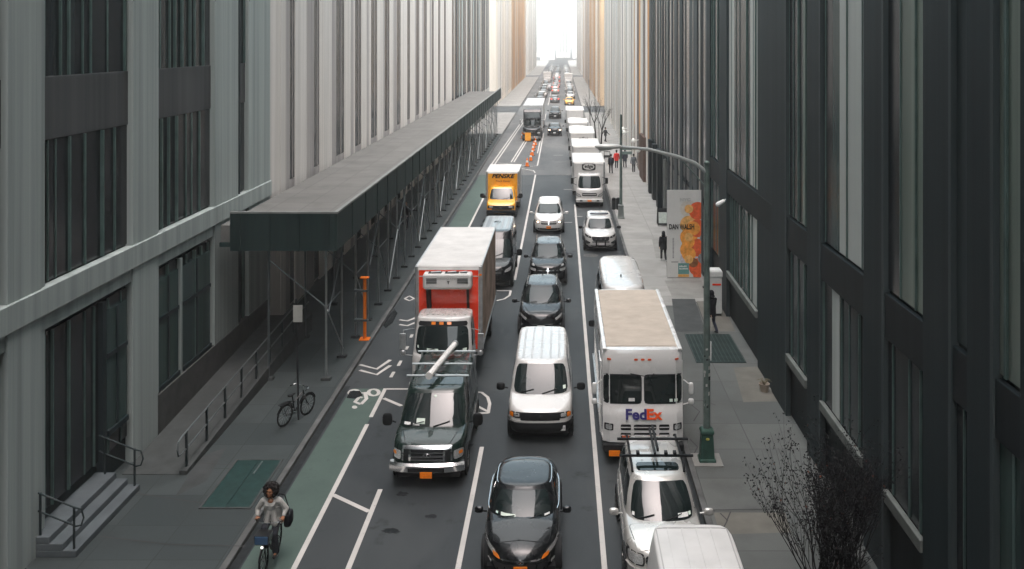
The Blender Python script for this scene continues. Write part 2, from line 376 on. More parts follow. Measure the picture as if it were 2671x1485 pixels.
def building(name, label, sd, d0, d1, h, wall, bays, bands=(), rec=.4, deep=9.0, fins=None, parapet=None, base=None, fin_mat=None):
    """sd -1 left, +1 right. bays = (kind, from, to, material) along the street; what is left over is plain wall behind the piers"""
    xw = WALL_L if sd < 0 else WALL_R; q = rec/.4
    root = thing(name, label, 'building', (xw, d0, 0)); s = sd
    def bx(mb, o0, o1, a, b, z0, z1):   # o = distance back from the street face
        x0, x1 = sorted((s*o0, s*o1)); return mb.box(x0, x1, a-d0, b-d0, z0, z1)
    put('wall', bx(MB(), rec+.06, deep, d0, d1, 0, h-.4), wall, root, smooth=0)
    put('roof', bx(MB(), rec-.1, deep+.1, d0-.05, d1+.05, h-.39, h), parapet or wall, root, smooth=0, bevel=.03)
    for kind, a, b, m, *ex in bays:
        z0 = ex[0] if ex else .0; z1 = ex[1] if len(ex) > 1 else h-.4
        if kind == 'pier':
            put('pier', bx(MB(), ex[2]*q if len(ex) > 2 else 0, rec+.03, a, b, z0, z1), m, root, smooth=0, bevel=.012)
        elif kind == 'rib':
            put('rib', bx(MB(), ex[2]*q if len(ex) > 2 else .12*q, rec+.03, a, b, z0, z1), m, root, smooth=0)
        elif kind == 'glass':
            w = put('window', bx(MB(), rec-.02, rec+.04, a, b, z0, z1), m, root, smooth=0)
            if fins:
                r = random.Random(int(a*97+z0*13)); y = a+r.uniform(.25, .7); mb = MB()
                while y < b-.12:
                    t = r.choice((.035, .05, .05, .09)); bx(mb, rec-.02-r.uniform(.05, .2)*q, rec-.022, y, y+t, z0, z1); y += r.uniform(*fins)
                if mb.v: put('mullion', mb, fin_mat or m, w, smooth=0)
    for z0, z1, o, m in bands:
        put('band', bx(MB(), o*q, rec+.02, d0+.003, d1-.003, z0, z1), m, root, smooth=0, bevel=.02)
    return root, bx
BAR = M('mullion_metal', (.09, .14, .13), .45, .3, var=.2)
BARL = M('pale_mullion', (.22, .27, .25), .45, .2, var=.2)
# left: grey-green stone block with big dark glass bays
def two(a, b, m_up, m_low, zs=((.9, 5.2), (6.45, 9.89), (11.46, 15.6), (16.4, 59)), m_mid=None):
    return [('glass', a, b, (m_low if k == 0 else (m_mid or m_up) if k == 1 else m_up), z0, z1) for k, (z0, z1) in enumerate(zs)]
bays = [('pier', 14, 17.3, ST_GG), ('pier', 19.2, 20.4, ST_GG), ('pier', 21.35, 22.75, ST_GG), ('pier', 27.6, 29.3, ST_GG), ('pier', 34.1, 36.6, ST_GG), ('pier', 37.8, 40.6, ST_GG)]
bays += two(17.3, 19.2, G_DK, G_VDK)+two(20.4, 21.35, G_DK, G_GR)+two(22.75, 27.6, G_DK, G_VDK, m_mid=G_VDK)+two(29.3, 34.1, G_DK, G_VDK, m_mid=G_VDK)+two(36.6, 37.8, G_DK, G_VDK)
bays += [('rib', 22.75, 23.0, ST_GG), ('rib', 29.3, 29.5, ST_GG), ('rib', 39.0, 39.12, ST_TEAL), ('rib', 36.9, 37.0, ST_TEAL), ('rib', 31.2, 31.35, ST_GG, .13, 5.2), ('rib', 25.9, 26.1, ST_TEAL, .13, 5.2)]
B, bx = building('office_building', 'grey-green stone building with broad piers and dark glass bays beside the stoop and ramp', -1, 14, 40.6, 60, ST_TEAL, bays,
         [(5.35, 5.75, .1, ST_GG), (5.755, 6.4, -.12, ST_GG), (9.9, 11.45, .3, ST_BND), (15.65, 16.35, .3, ST_BND)], fins=(.35, 1.0), fin_mat=BAR, rec=.2)
for a, b in ((29.5, 31.1), (31.45, 33.9), (26.2, 27.4)):
    w = put('shop_window', bx(MB(), .10, .178, a, b, 1.6, 4.9), G_GR, B, smooth=0)
    put('window_frame', bx(bx(bx(MB(), .06, .098, a, b, 3.6, 3.72), .06, .098, (a+b)/2-.05, (a+b)/2+.05, 1.6, 4.9), .03, .098, a, b, 1.45, 1.6), ST_TEAL, w, smooth=0)
put('ramp_plinth', bx(MB(), -.02, .17, 29.3, 40.5, 0, 1.44), M('plinth_stone', (.07, .072, .07), .8, var=.2), B, smooth=0)
# left: pale beige block with close narrow windows
r = random.Random(4); bays = []; d = 40.6
gaps = [(43.6, 44.4), (47.9, 48.9), (52.6, 54.5), (57.4, 59.1), (62.2, 64.2), (67.0, 68.8), (72.0, 73.6), (76.8, 78.2), (81.6, 83.2), (86.2, 87.9), (91.2, 92.7), (96.0, 97.6), (100.8, 102.4)]
last = 40.6
for a, b in gaps+[(108, 108)]:
    w = a-last; k = last
    cuts = [0, .22+.1*r.random(), .5+.1*r.random(), .72+.1*r.random(), 1]
    for i in range(4):
        bays.append(('pier', last+w*cuts[i], last+w*cuts[i+1], (ST_BEI, ST_BEI2, ST_BEI, ST_BEID)[(i+r.randrange(2)) % 4], 0, 21.6, (0, .12, .03, .16)[i]))
    if b > a:
        bays.append(('glass', a, b, G_VDK if r.random() < .6 else G_DK, 6.0, 21.6)); bays.append(('glass', a, b, G_VDK, .3, 5.4))
        bays.append(('rib', a+(b-a)*.55, a+(b-a)*.62, ST_BEID, 6, 21.6))
    last = b
building('loft_building', 'pale beige stone building with close narrow dark windows behind the scaffold shed', -1, 40.6, 108, 22, ST_BEID, bays, [(5.42, 5.95, .2, ST_BEID)], rec=.06)
# left: dark metal block, then the far cream and ochre ones
bays = []; d = 108; r = random.Random(9)
while d < 163:
    w = r.uniform(1.2, 2.6); bays.append(('glass', d, d+w, r.choice((G_DK, G_VDK, G_VDK)), 4.5, 22)); d += w
    w = r.uniform(.35, 1.3); bays.append(('pier', d, d+w, r.choice((ST_DGY, ST_GRY, ST_DGY, ST_GG)), 0, 22, r.choice((0, .1)))); d += w
building('metal_building', 'dark metal and glass building with thin light fins at the far left corner', -1, 108, 164, 22.5, ST_DGY, bays, [(3.9, 4.5, .2, ST_GRY)], rec=.05)
def far(name, label, sd, d0, d1, h, ms, gl, seed, pw=(1.5, 4), gw=(.9, 1.8)):
    r = random.Random(seed); bays = []; d = d0
    while d < d1-.5:
        w = min(r.uniform(*pw), d1-d); bays.append(('pier', d, d+w, r.choice(ms), 0, h-.4, r.choice((0, .15)))); d += w
        w = min(r.uniform(*gw), d1-d)
        if w > .3: bays.append(('glass', d, d+w, r.choice(gl), 1, h-.4))
        d += w
    return building(name, label, sd, d0, d1, h, ms[0], bays, parapet=ms[0], rec=.05)
far('corner_building', 'cream stone building on the far left corner past the crossing', -1, 181, 236, 25, (ST_CREAM, ST_CREAM, ST_BEI2), (G_LT, G_DK), 2)
far('brick_building', 'ochre brick building beyond the cream one on the left', -1, 236, 330, 30, (ST_ORG, ST_ORG, ST_TAN), (G_DK, ST_BRN), 3, (3, 7), (.8, 1.6))
# right: slate building with glass bays painted sky-bright
T, TD = ST_TEAL, ST_TEALD
bays = [('pier', 8, 15.2, T), ('pier', 16.2, 17.2, T), ('pier', 17.9, 19.3, T), ('pier', 21.7, 23.1, T), ('pier', 27.0, 28.4, T), ('pier', 31.1, 33.2, T), ('pier', 33.3, 35.7, T, 0, 30, .1), ('pier', 42.3, 44.2, T), ('pier', 47.0, 48.0, T)]
def rb(a, b, up, low, gnd=G_VDK, sill=2.2):
    return [('glass', a, b, up, 6.7, 59.6), ('glass', a, b, low, sill, 5.55)]
for a, b, up, low in ((15.2, 16.2, G_LG, G_GR), (17.2, 17.9, ST_DGY, G_VDK), (19.3, 20.9, G_LG, G_DK), (20.9, 21.7, G_VDK, G_VDK), (23.1, 25.4, G_LT, G_DK), (25.4, 26.1, G_GR, G_LT), (26.1, 27.0, G_VDK, G_VDK),
                      (28.4, 29.3, G_LG, G_GR), (29.3, 31.1, G_VDK, G_VDK), (35.7, 37.4, G_LT, G_LT), (37.4, 38.9, G_DK, G_GR), (38.9, 40.9, G_VDK, G_VDK), (40.9, 42.3, G_LT, G_DK), (44.2, 47, G_DK, G_VDK)):
    bays += rb(a, b, up, low)
for a in (16.25, 18.0, 21.75, 27.05, 31.15, 42.35): bays.append(('rib', a-.14, a-.02, ST_DGY, 0, 59.6, -.06))
SILL = M('pale_sill', (.13, .14, .13), .6, var=.2)
B, bx = building('slate_building', 'dark slate clad building with tall pale sky-painted glass bays beside the bare shrub', 1, 8, 48, 60, TD, bays, [(5.6, 6.62, .06, TD)], fins=(.5, 1.3), fin_mat=BAR, rec=.12)
for a, b in ((19.35, 21.6), (23.15, 26.95), (28.5, 31.0), (35.8, 42.2)):
    put('window_sill', bx(MB(), -.04, .09, a, b, 1.92, 2.18), SILL, B, smooth=0, bevel=.02)
put('security_camera', MB().capsule((-.12, 42.4-8, 5.2), (-.38, 42.2-8, 5.1), .09, .11).tube((0, 42.4-8, 5.3), (-.12, 42.4-8, 5.2), .03), M('white_plastic', (.75, .75, .73), .4), B)
# right: darker finned building, brown one, pale one
bays = []; d = 48; r = random.Random(21)
while d < 78:
    w = r.uniform(.5, 1.5); bays.append(('pier', d, min(78, d+w), r.choice((T, TD, TD, ST_DGY)), 0, 20.5, r.choice((0, .12, .2)))); d += w
    w = r.uniform(.5, 1.6); 
    if d+w < 78: bays.append(('glass', d, d+w, r.choice((G_VDK, G_DK, G_VDK, G_DK, G_GR)), 4.2, 20.5)); bays.append(('glass', d, d+w, G_VDK, .4, 3.9))
    if r.random() < .4: bays.append(('rib', d+.1, d+.2, ST_GRY, 0, 20.5, .05))
    d += w
B, bx = building('finned_building', 'dark teal building with close vertical fins next to the tall white banner', 1, 48, 78, 21, TD, bays, rec=.06)
for a in (69.6, 73.2, 76.4): put('column', bx(MB(), -.30, .05, a, a+1.1, 0, 4.4), ST_TEALD, B, smooth=0, bevel=.03)
put('drain_pipe', MB().tube((-.1, 66.6-48, .1), (-.1, 66.6-48, 4.1), .11), SILL, B)
far_b, bx = building('brown_building', 'brown brick building with a rust orange bay behind the walking people', 1, 78, 112, 21, ST_BRN,
    [('pier', 78, 79.6, ST_DGY), ('glass', 79.6, 81.6, ST_ORG, 4, 20.5), ('pier', 81.6, 83.2, ST_BEI), ('pier', 83.2, 85, ST_BRN), ('glass', 85, 86.2, G_DK, .3, 20.5), ('pier', 86.2, 88.5, ST_GRY), ('pier', 88.5, 90, ST_ORG, 3.5, 20.5),
     ('pier', 90, 92, ST_BRN), ('glass', 92, 93, G_VDK, .3, 20.5), ('pier', 93, 95, ST_BEI), ('pier', 95, 96, ST_ORG, 4, 20.5), ('pier', 96.5, 99, ST_GRY), ('glass', 99, 100.4, G_DK, .3, 20.5), ('pier', 100.4, 104, ST_GRY), ('pier', 104, 107, ST_BEI), ('glass', 107, 108, G_GR, .3, 20.5), ('pier', 108, 111, ST_GRY)], rec=.06)
put('brick_pilaster', bx(MB(), -.25, .05, 82.6, 86.6, 0, 4.0), M('rust_brick', (.085, .055, .043), .85, var=.25, scale=6), far_b, smooth=0, bevel=.02)
for q, z in ((84.6, 2.7), (90.5, 2.9), (104, 2.4), (106, 2.6)): put('wall_lamp', MB().ell((-.5, q-78, z), (.2, .2, .24)).tube((-.5, q-78, z), (.1, q-78, z+.1), .03), M('lamp_globe', (.8, .8, .76), .3), far_b)
far('pale_building', 'pale grey building with a mint green corner before the crossing on the right', 1, 112, 164, 22, (ST_GRY, ST_GRY, ST_BEI2), (G_DK, G_LG, ST_BRN), 5, (1.2, 3.4), (.7, 1.6))
far('tan_building', 'tan and orange brick building past the crossing on the right', 1, 181, 255, 26, (ST_TAN, ST_ORG, ST_CREAM, ST_TAN), (G_DK, ST_BRN), 6, (2, 6), (.9, 2))
far('taupe_building', 'taupe stone building beyond the orange brick one on the right', 1, 255, 330, 30, (ST_BEID, ST_TAN, ST_BEI), (G_DK, G_LT), 7, (3, 8), (1, 2.4))
for sd in (-1, 1):
    nm = 'left' if sd < 0 else 'right'
    far('hazy_building', f'pale building almost lost in the haze at the far {nm} end of the street', sd, 346, 470, 34, (ST_GRY, ST_BEI2), (G_LT, G_DK), 11+sd, (4, 9), (1.5, 3))
# ---------------------------------------------------------------- stoop, ramp and railings on the left
STEEL = M('rail_steel', (.16, .18, .18), .4, .6, var=.15); DKST = M('dark_rail', (.03, .04, .042), .45, .4); STEP = M('step_stone', (.085, .098, .104), .8, var=.15, bump=.1)
t = thing('stoop', 'low grey stone steps with two short railings in front of the dark doorway', 'steps', (-12.4, 24.0, KZ))
for k in range(3): put('step', MB().box(-.3, .95-.32*k, -1.5, 1.9, .16*k, .16*(k+1)), STEP, t, smooth=0, bevel=.015)
for yy in (-1.4, 1.8):
    mb = MB()
    for x, z in ((.85, .16), (.05, .48)): mb.tube((x, yy, z), (x, yy, z+1.0), .03)
    for dz in (.55, .98): mb.tube((.85, yy, .16+dz), (-.1, yy, .54+dz), .022)
    mb.path([(.85, yy, 1.14), (1.02, yy, 1.1), (1.08, yy, .9), (1.02, yy, .72), (.85, yy, .68)], .022)
    put('railing', mb, DKST, t)
RW = M('ramp_concrete', (.055, .06, .059), .85, var=.2, bump=.2)
t = thing('access_ramp', 'long low concrete ramp wall with steel handrail along the left pavement', 'ramp', (-10.75, 26.8, KZ))
put('ramp_wall', MB().add([(0, 0, 0), (0, 13.5, 0), (0, 13.5, .75), (0, 0, .12), (.22, 0, 0), (.22, 13.5, 0), (.22, 13.5, .75), (.22, 0, .12)], [(0, 3, 2, 1), (4, 5, 6, 7), (3, 7, 6, 2), (0, 4, 7, 3), (1, 2, 6, 5)]), RW, t, smooth=0, bevel=.02)
put('ramp_deck', MB().add([(-1.6, 0, 0.02), (-.003, 0, .02), (-.003, 13.5, .62), (-1.6, 13.5, .62), (-1.6, 0, -.1), (-.003, 0, -.1), (-.003, 13.5, -.1), (-1.6, 13.5, -.1)], [(0, 1, 2, 3), (4, 7, 6, 5), (0, 4, 5, 1), (2, 6, 7, 3)]), RW, t, smooth=0)
mb = MB()
for k in range(9):
    y = .25+k*1.55; z = .12+.63*y/13.5; put('rail_post', MB().box(.08, .14, y-.03, y+.03, z-.02, z+1.0), DKST, t, smooth=0)
for dz in (.5, .98): mb.tube((.11, -.1, .12+dz), (.11, 13.3, .74+dz), .024)
mb.path([(.11, -.1, 1.1), (.11, -.32, 1.05), (.11, -.4, .86), (.11, -.32, .66), (.11, -.1, .62)], .024)
put('handrail', mb, STEEL, t)
# cellar hatch and pavement grating
t = thing('cellar_hatch', 'green painted steel cellar hatch set into the left pavement', 'hatch', (-8.78, 26.3, KZ))
HG = M('green_hatch_paint', (.017, .040, .037), .5, var=.25, scale=4)
for x0, x1 in ((-.62, -.008), (.008, .62)): put('hatch_leaf', MB().box(x0, x1, -1.4, 1.4, .0, .02), HG, t, smooth=0, bevel=.004)
put('hatch_frame', MB().box(-.68, -.625, -1.46, 1.46, 0, .025).box(.625, .68, -1.46, 1.46, 0, .025).box(-.624, .624, -1.46, -1.405, 0, .025).box(-.624, .624, 1.405, 1.46, 0, .025), RW, t, smooth=0)
put('hatch_handle', MB().box(.1, .14, .5, 1.3, .022, .04), STEEL, t, smooth=0)
q0 = gp(1762, 838, KZ); q1 = gp(1902, 918, KZ)
t = thing('pavement_grating', 'dark steel grating let into the right pavement against the building', 'grating', (6.05, (q0[1]+q1[1])/2, KZ))
put('frame', MB().box(-.95, .95, -1.75, 1.75, .0, .012), M('grate_black', (.012, .02, .02), .6), t, smooth=0)
mb = MB()
for k in range(24): mb.box(-.93, .93, -1.72+k*.147, -1.67+k*.147, .013, .03)
for k in range(13): mb.box(-.93+k*.152, -.91+k*.152, -1.72, 1.72, .0305, .034)
put('bars', mb, M('grate_steel', (.05, .075, .07), .5, .4), t, smooth=0)
# ---------------------------------------------------------------- scaffold shed
ALU = M('scaffold_tube', (.32, .34, .34), .35, .7, var=.2); ALUD = M('scaffold_tube_dull', (.12, .14, .145), .45, .6, var=.2)
SHG = streak('shed_plywood', (.012, .025, .024), (.022, .04, .038), .7, 3, .2); BLK = M('black_rubber', (.012, .013, .014), .7)
SD0, SD1 = 34.0, 126.0
t = thing('sidewalk_shed', 'long dark green scaffold shed on steel poles over the left pavement', 'scaffold', (-10.2, SD0, KZ))
L_ = SD1-SD0
put('deck', MB().box(-2.0, 2.13, 0, L_, 4.85, 5.0), SHG, t, smooth=0)
put('deck_boards', MB().box(-1.98, 2.12, .1, L_-.1, 5.002, 5.6), concrete('deck_boards', (.15, .147, .138), (.125, .122, .115), 1.22), t, smooth=0)
put('parapet_panel', MB().box(2.14, 2.2, -.02, L_, 4.72, 6.05), SHG, t, smooth=0)
put('parapet_panel', MB().box(-1.6, 2.139, -.06, 0, 4.72, 6.05), SHG, t, smooth=0)
for k in range(1, int(L_/2.45)): put('batten', MB().box(2.2, 2.235, k*2.45-.04, k*2.45+.04, 4.72, 6.05), SHG, t, smooth=0)
for k in range(4): put('batten', MB().box(-1.3+k*1.05, -1.22+k*1.05, -.095, -.06, 4.72, 6.05), SHG, t, smooth=0)
put('parapet_cap', MB().box(2.1, 2.24, -.08, L_, 6.052, 6.12).box(-1.6, 2.099, -.08, .02, 6.052, 6.12), M('weathered_plank', (.2, .21, .2), .85), t, smooth=0)
ys = [.35]; 
while ys[-1] < L_-2.6: ys.append(ys[-1]+2.45)
BP = M('pole_foot', (.03, .033, .035), .8)
for k, y in enumerate(ys):
    for x, mt in ((1.72, ALU), (-.35, ALUD)):
        if x < 0 and k % 2 and k: continue
        put('pole', MB().tube((x, y, 0), (x, y, 4.86), .042), mt, t)
        put('base_plate', MB().box(x-.17, x+.17, y-.13, y+.13, 0, .09), BP if k else RW, t, smooth=0)
    if k < len(ys)-1 and k != 1:
        z0, z1 = (.35, 2.5) if k % 2 else (2.5, .35)
        if k % 4 != 3: put('brace', MB().tube((1.76, y, z0), (1.76, ys[k+1], z1), .026), ALU, t)
        if k % 3 == 0: put('brace', MB().tube((1.80, y, 2.4), (1.80, ys[k+1], 4.4), .024), ALUD, t)
    if k % 2 == 0: put('brace', MB().tube((1.70, y+.06, 2.6), (-.35, y+.06, 4.3), .024), ALUD, t)
for k in range(0, len(ys)-1, 2): put('ledger', MB().tube((1.68, ys[k], 2.55), (1.68, ys[min(k+1, len(ys)-1)], 2.55), .024), ALUD, t)
put('ledger', MB().tube((1.67, .3, 4.4), (1.67, L_-1, 4.4), .03), ALU, t)
t = thing('orange_post', 'bright orange steel scaffold post clamped upright at the kerb', 'post', (-8.05, 39.0, KZ))
ORG = M('orange_paint', (.75, .17, .015), .5, var=.12, scale=5)
put('shaft', MB().tube((0, 0, .03), (0, 0, 2.5), .07, 12), ORG, t); put('foot', MB().box(-.2, .2, -.2, .2, 0, .04), ORG, t, smooth=0); put('head', MB().box(-.17, .17, -.12, .12, 2.5, 2.55), ORG, t, smooth=0)
for z in (.75, 1.95): put('clamp', MB().box(-.42, .14, -.09, .09, z, z+.09), ALUD, t, smooth=0, bevel=.01)

# the elevated walkway the view is taken from, with side blocks and one added block behind it
VST = M('viaduct_steel', (.035, .042, .042), .6, .2, var=.3)
t = thing('viaduct', 'steel elevated walkway crossing the street behind the viewpoint', 'viaduct', (0, -8, 0))
put('deck', MB().box(-30, 30, -6, 6.2, 9.6, 10.6), VST, t, smooth=0); put('parapet', MB().box(-30, 30, 6.21, 6.4, 9.3, 11.3), VST, t, smooth=0); put('parapet', MB().box(-30, 30, -6.2, -6.01, 9.3, 11.8), VST, t, smooth=0)
for x in (-9, 5):
    for y in (-5, 5): put('column', MB().box(x-.35, x+.35, y-.35, y+.35, 0, 9.59), VST, t, smooth=0)

for nm, lab, x0, x1, a, b, h in (('rear_building', 'dark brick block on the left behind the viewpoint', -26, -12.5, -130, 13.9, 55), ('rear_building', 'dark brick block on the right behind the viewpoint', 7.4, 22, -130, 7.9, 55), ('rear_building', 'unseen dark block added behind the viewpoint to darken reflections', -30, 30, -160, -132, 45)):  # last block is added out of view to keep windscreen reflections dark
    t = thing(nm, lab, 'building', ((x0+x1)/2, (a+b)/2, 0)); put('wall', MB().box(-(x1-x0)/2, (x1-x0)/2, -(b-a)/2, (b-a)/2, 0, h), ST_DGY, t, smooth=0)
    put('cornice', MB().box(-(x1-x0)/2-.3, (x1-x0)/2+.3, -(b-a)/2-.3, (b-a)/2+.05, h, h+.6), ST_BRN, t, smooth=0)

# pale towers closing the view far off in the haze
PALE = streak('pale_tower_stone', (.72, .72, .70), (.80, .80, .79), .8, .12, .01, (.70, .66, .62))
TAN2 = streak('sandy_tower_stone', (.70, .60, .48), (.78, .70, .60), .8, .12, .01)
r = random.Random(31); x = -62; k = 0
WORDS = ('broad', 'slim', 'tall', 'stepped', 'plain', 'narrow', 'square', 'low', 'slender', 'blocky')
while x < 62:
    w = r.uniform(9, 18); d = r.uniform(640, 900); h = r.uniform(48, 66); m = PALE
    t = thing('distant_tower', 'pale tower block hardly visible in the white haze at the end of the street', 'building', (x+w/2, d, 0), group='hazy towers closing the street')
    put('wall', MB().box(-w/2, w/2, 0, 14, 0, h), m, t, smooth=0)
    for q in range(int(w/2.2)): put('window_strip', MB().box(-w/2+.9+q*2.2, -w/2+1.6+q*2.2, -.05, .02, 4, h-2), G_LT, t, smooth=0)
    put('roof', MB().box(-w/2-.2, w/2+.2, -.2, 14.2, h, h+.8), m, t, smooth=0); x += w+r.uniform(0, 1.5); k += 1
# ---------------------------------------------------------------- vehicles
BLACK = paint('black_paint', (.006, .007, .008), dirt=.1); DGREEN = paint('dark_green_paint', (.008, .018, .015)); WHITE = paint('white_paint', (.52, .51, .49), dirt=.35); SILVER = paint('silver_paint', (.50, .49, .46), .35)
YEL = paint('yellow_paint', (.78, .36, .015)); TAXI = paint('taxi_paint', (.80, .40, .02)); REDP = paint('red_panel', (.86, .045, .008), dirt=.2)
GREYP = paint('grey_paint', (.16, .165, .17), .3); BLUEP = paint('blue_paint', (.05, .07, .10), .3); REDC = paint('dark_red_paint', (.2, .02, .015))
GLASS = M('windscreen_glass', (.008, .014, .014), .03, var=.3, scale=1.2, spec=.5); SGLASS = M('side_glass', (.008, .012, .012), .05, var=.2, spec=.6)
CHROME = M('chrome', (.72, .72, .72), .12, 1, var=.05); TRIM = M('black_trim', (.014, .015, .016), .55, var=.2); TYRE = M('tyre_rubber', (.016, .017, .018), .8)
RIM = M('rim_alloy', (.4, .4, .4), .3, .8); LENS = M('headlamp_lens', (.62, .63, .62), .1, .5, var=.35, scale=30, coat=1); AMBER = M('amber_lens', (.85, .22, .01), .2, var=.15, coat=1)
REDL = M('red_lamp', (.75, .05, .03), .25, emit=.8); LAMP = M('lit_headlamp', (1, .72, .5), .2, emit=1.6)
PL_O = M('orange_plate', (.85, .22, .012), .45, var=.1, scale=20); PL_W = M('white_plate', (.7, .7, .68), .45, var=.15, scale=30); PAPER = M('paper', (.62, .70, .62), .8); PLINK = M('plate_ink', (.1, .09, .1), .6)
BOXW = M('box_white', (.56, .55, .53), .45, var=.07, scale=1.2); ROOFB = M('roof_beige', (.43, .375, .315), .8, var=.10, scale=2); ROOFW = M('roof_white', (.52, .51, .49), .6, var=.1, scale=1.5)
ALUP = M('aluminium_post', (.45, .46, .46), .4, .7, var=.2, scale=6); RUST = M('dirty_box_side', (.34, .245, .19), .7, var=.5, scale=.8, bump=.2); CHAS = M('chassis_black', (.013, .014, .015), .7)
VINK = M('dark_blue_ink', (.045, .04, .16), .5); VORG = M('orange_ink', (.8, .09, .015), .5); INK = M('black_ink', (.015, .015, .015), .5)
class Body:
    def __init__(s, sp):
        s.sp = sp; s.L = sp['L']; s.hw = sp['W']/2; s.zs = sp['zs']; s.zb = sp.get('zb', .22); s.n = sp.get('n', 5)
        s.bow = sp.get('bow', .2); s.rings = sp.get('rings', ((0, .10, .14, .12), (.08, .03, .04, .04), (.3, 0, 0, 0), (.6, 0, .01, .02), (.85, .03, .05, .05), (.96, .07, .11, .09), (1, .12, .18, .13)))
        s.cr = sp.get('crown', .035)
    def zf(s, y): return interp(s.zs, y)
    def mesh(s):
        mb = MB(); rings = []
        for t, si, fi, ri in s.rings:
            o = [outl(u, v, fi, s.L-ri, s.hw-si, s.n, s.bow, .12) for u, v in PER]
            rings.append([(x, y, s.zb+t*(s.zf(y)-s.zb)) for x, y in o])
        yc = s.L/2; last = rings[-1]
        for sx, sy in ((.88, .985), (.65, .95), (.35, .91), (.001, .88)):
            rings.append([(x*sx, yc+(y-yc)*sy, s.zf(yc+(y-yc)*sy)+s.cr*(1-sx*sx)) for x, y, z in last])
        return mb.loft(rings, False).add(rings[0], [tuple(range(len(PER)-1, -1, -1))])
    def cab(s, u, v, t):
        c = s.sp['cab']; a = outl(u, v, c['b'][0], c['b'][1], c['b'][2], c.get('n', 6), c.get('bf', .22), c.get('br', .1)); 
        b = outl(u, v, c['t'][0], c['t'][1], c['t'][2], c.get('n', 6), c.get('tf', .14), c.get('tr', .08))
        bl = c.get('bulge', .03)*math.sin(math.pi*min(t, 1)); x = a[0]+(b[0]-a[0])*t; y = a[1]+(b[1]-a[1])*t
        x += bl*(1 if x > 0 else -1)*min(1, abs(x)/.3); y += (-1 if v < 0 else 1)*bl*.8*abs(v)**3
        z0 = s.zf(a[1])-.03; return Vector((x, y, z0+(c['z']-.05-z0)*t))
    def cabmesh(s):
        c = s.sp['cab']; mb = MB()
        rings = [[s.cab(u, v, t) for u, v in PER] for t in (0, .12, .3, .5, .7, .86, .95, 1)]
        last = rings[-1]; yc = (c['t'][0]+c['t'][1])/2
        for k, dz in ((.965, .022), (.90, .036), (.6, .046), (.3, .05), (.001, .052)):
            rings.append([Vector((p.x*k, yc+(p.y-yc)*(1-(1-k)*.9), p.z+dz*c.get('crown', 1))) for p in last])
        return mb.loft(rings, False)
    def cabpatch(s, face, a0, a1, t0, t1, off=.006, nu=12, nv=6, rn=9, taper=0):
        g = []
        for j in range(nv+1):
            row = []
            for i in range(nu+1):
                u, v = sq(-1+2*i/nu, -1+2*j/nv, rn); tt = t0+(t1-t0)*(v+1)/2; a = a0+(a1-a0)*((u*(1-taper*(v+1)/2))+1)/2
                uv = {'f': lambda q: (q, -1), 'b': lambda q: (-q, 1), 'l': lambda q: (-1, q), 'r': lambda q: (1, q)}[face]
                p = s.cab(*uv(a), tt); p1 = s.cab(*uv(a+.01), tt); p2 = s.cab(*uv(a), tt+.01)
                n = (p1-p).cross(p2-p).normalized(); c = s.sp['cab']; ctr = Vector((0, (c['b'][0]+c['b'][1])/2, p.z))
                if n.dot(p-ctr) < 0: n = -n
                row.append((p+n*off, n))
            g.append(row)
        return skin_grid(g, off+.01)
def skin_grid(g, th):
    mb = MB(); nv, nu = len(g), len(g[0]); vs = [p for r in g for p, n in r]; bs = [p-n*th for r in g for p, n in r]; fs = []
    for j in range(nv-1):
        for i in range(nu-1): fs.append((j*nu+i, j*nu+i+1, (j+1)*nu+i+1, (j+1)*nu+i))
    k = len(vs); edge = [i for i in range(nu)]+[j*nu+nu-1 for j in range(1, nv)]+[(nv-1)*nu+i for i in range(nu-2, -1, -1)]+[j*nu for j in range(nv-2, 0, -1)]
    for a, b in zip(edge, edge[1:]+edge[:1]): fs.append((a, b, b+k, a+k))
    return mb.add(vs+bs, fs)
class Proj:
    def __init__(s, *mbs):
        v = []; f = []
        for m in mbs: k = len(v); v += m.v; f += [tuple(i+k for i in q) for q in m.f]
        s.b = BVHTree.FromPolygons([Vector(p) for p in v], f)
    def hit(s, d, a, b):
        o, r = {'f': ((a, -4, b), (0, 1, 0)), 't': ((a, b, 9), (0, 0, -1)), 'l': ((-6, a, b), (1, 0, 0)), 'r': ((6, a, b), (-1, 0, 0)), 'b': ((a, 30, b), (0, -1, 0))}[d]
        h = s.b.ray_cast(Vector(o), Vector(r))
        if h[0] is None: h = s.b.find_nearest(Vector(o)+Vector(r)*4.2)
        n = h[1]; n = -n if n.dot(Vector(r)) > 0 else n
        return h[0], n
    def patch(s, d, q, off=.006, nu=8, nv=4, rn=6, th=.02):
        g = []
        for j in range(nv+1):
            row = []
            for i in range(nu+1):
                u, v = -1+2*i/nu, -1+2*j/nv
                if rn: u, v = sq(u, v, rn)
                u, v = (u+1)/2, (v+1)/2
                a, b = [(1-v)*((1-u)*q[0][k]+u*q[1][k])+v*((1-u)*q[3][k]+u*q[2][k]) for k in (0, 1)]
                p, n = s.hit(d, a, b); row.append((p+n*off, n))
            g.append(row)
        return skin_grid(g, th+off)
def rect(x0, x1, z0, z1): return ((x0, z0), (x1, z0), (x1, z1), (x0, z1))
def mir(q): return tuple((-a, b) for a, b in (q[1], q[0], q[3], q[2]))
WHEEL = {}
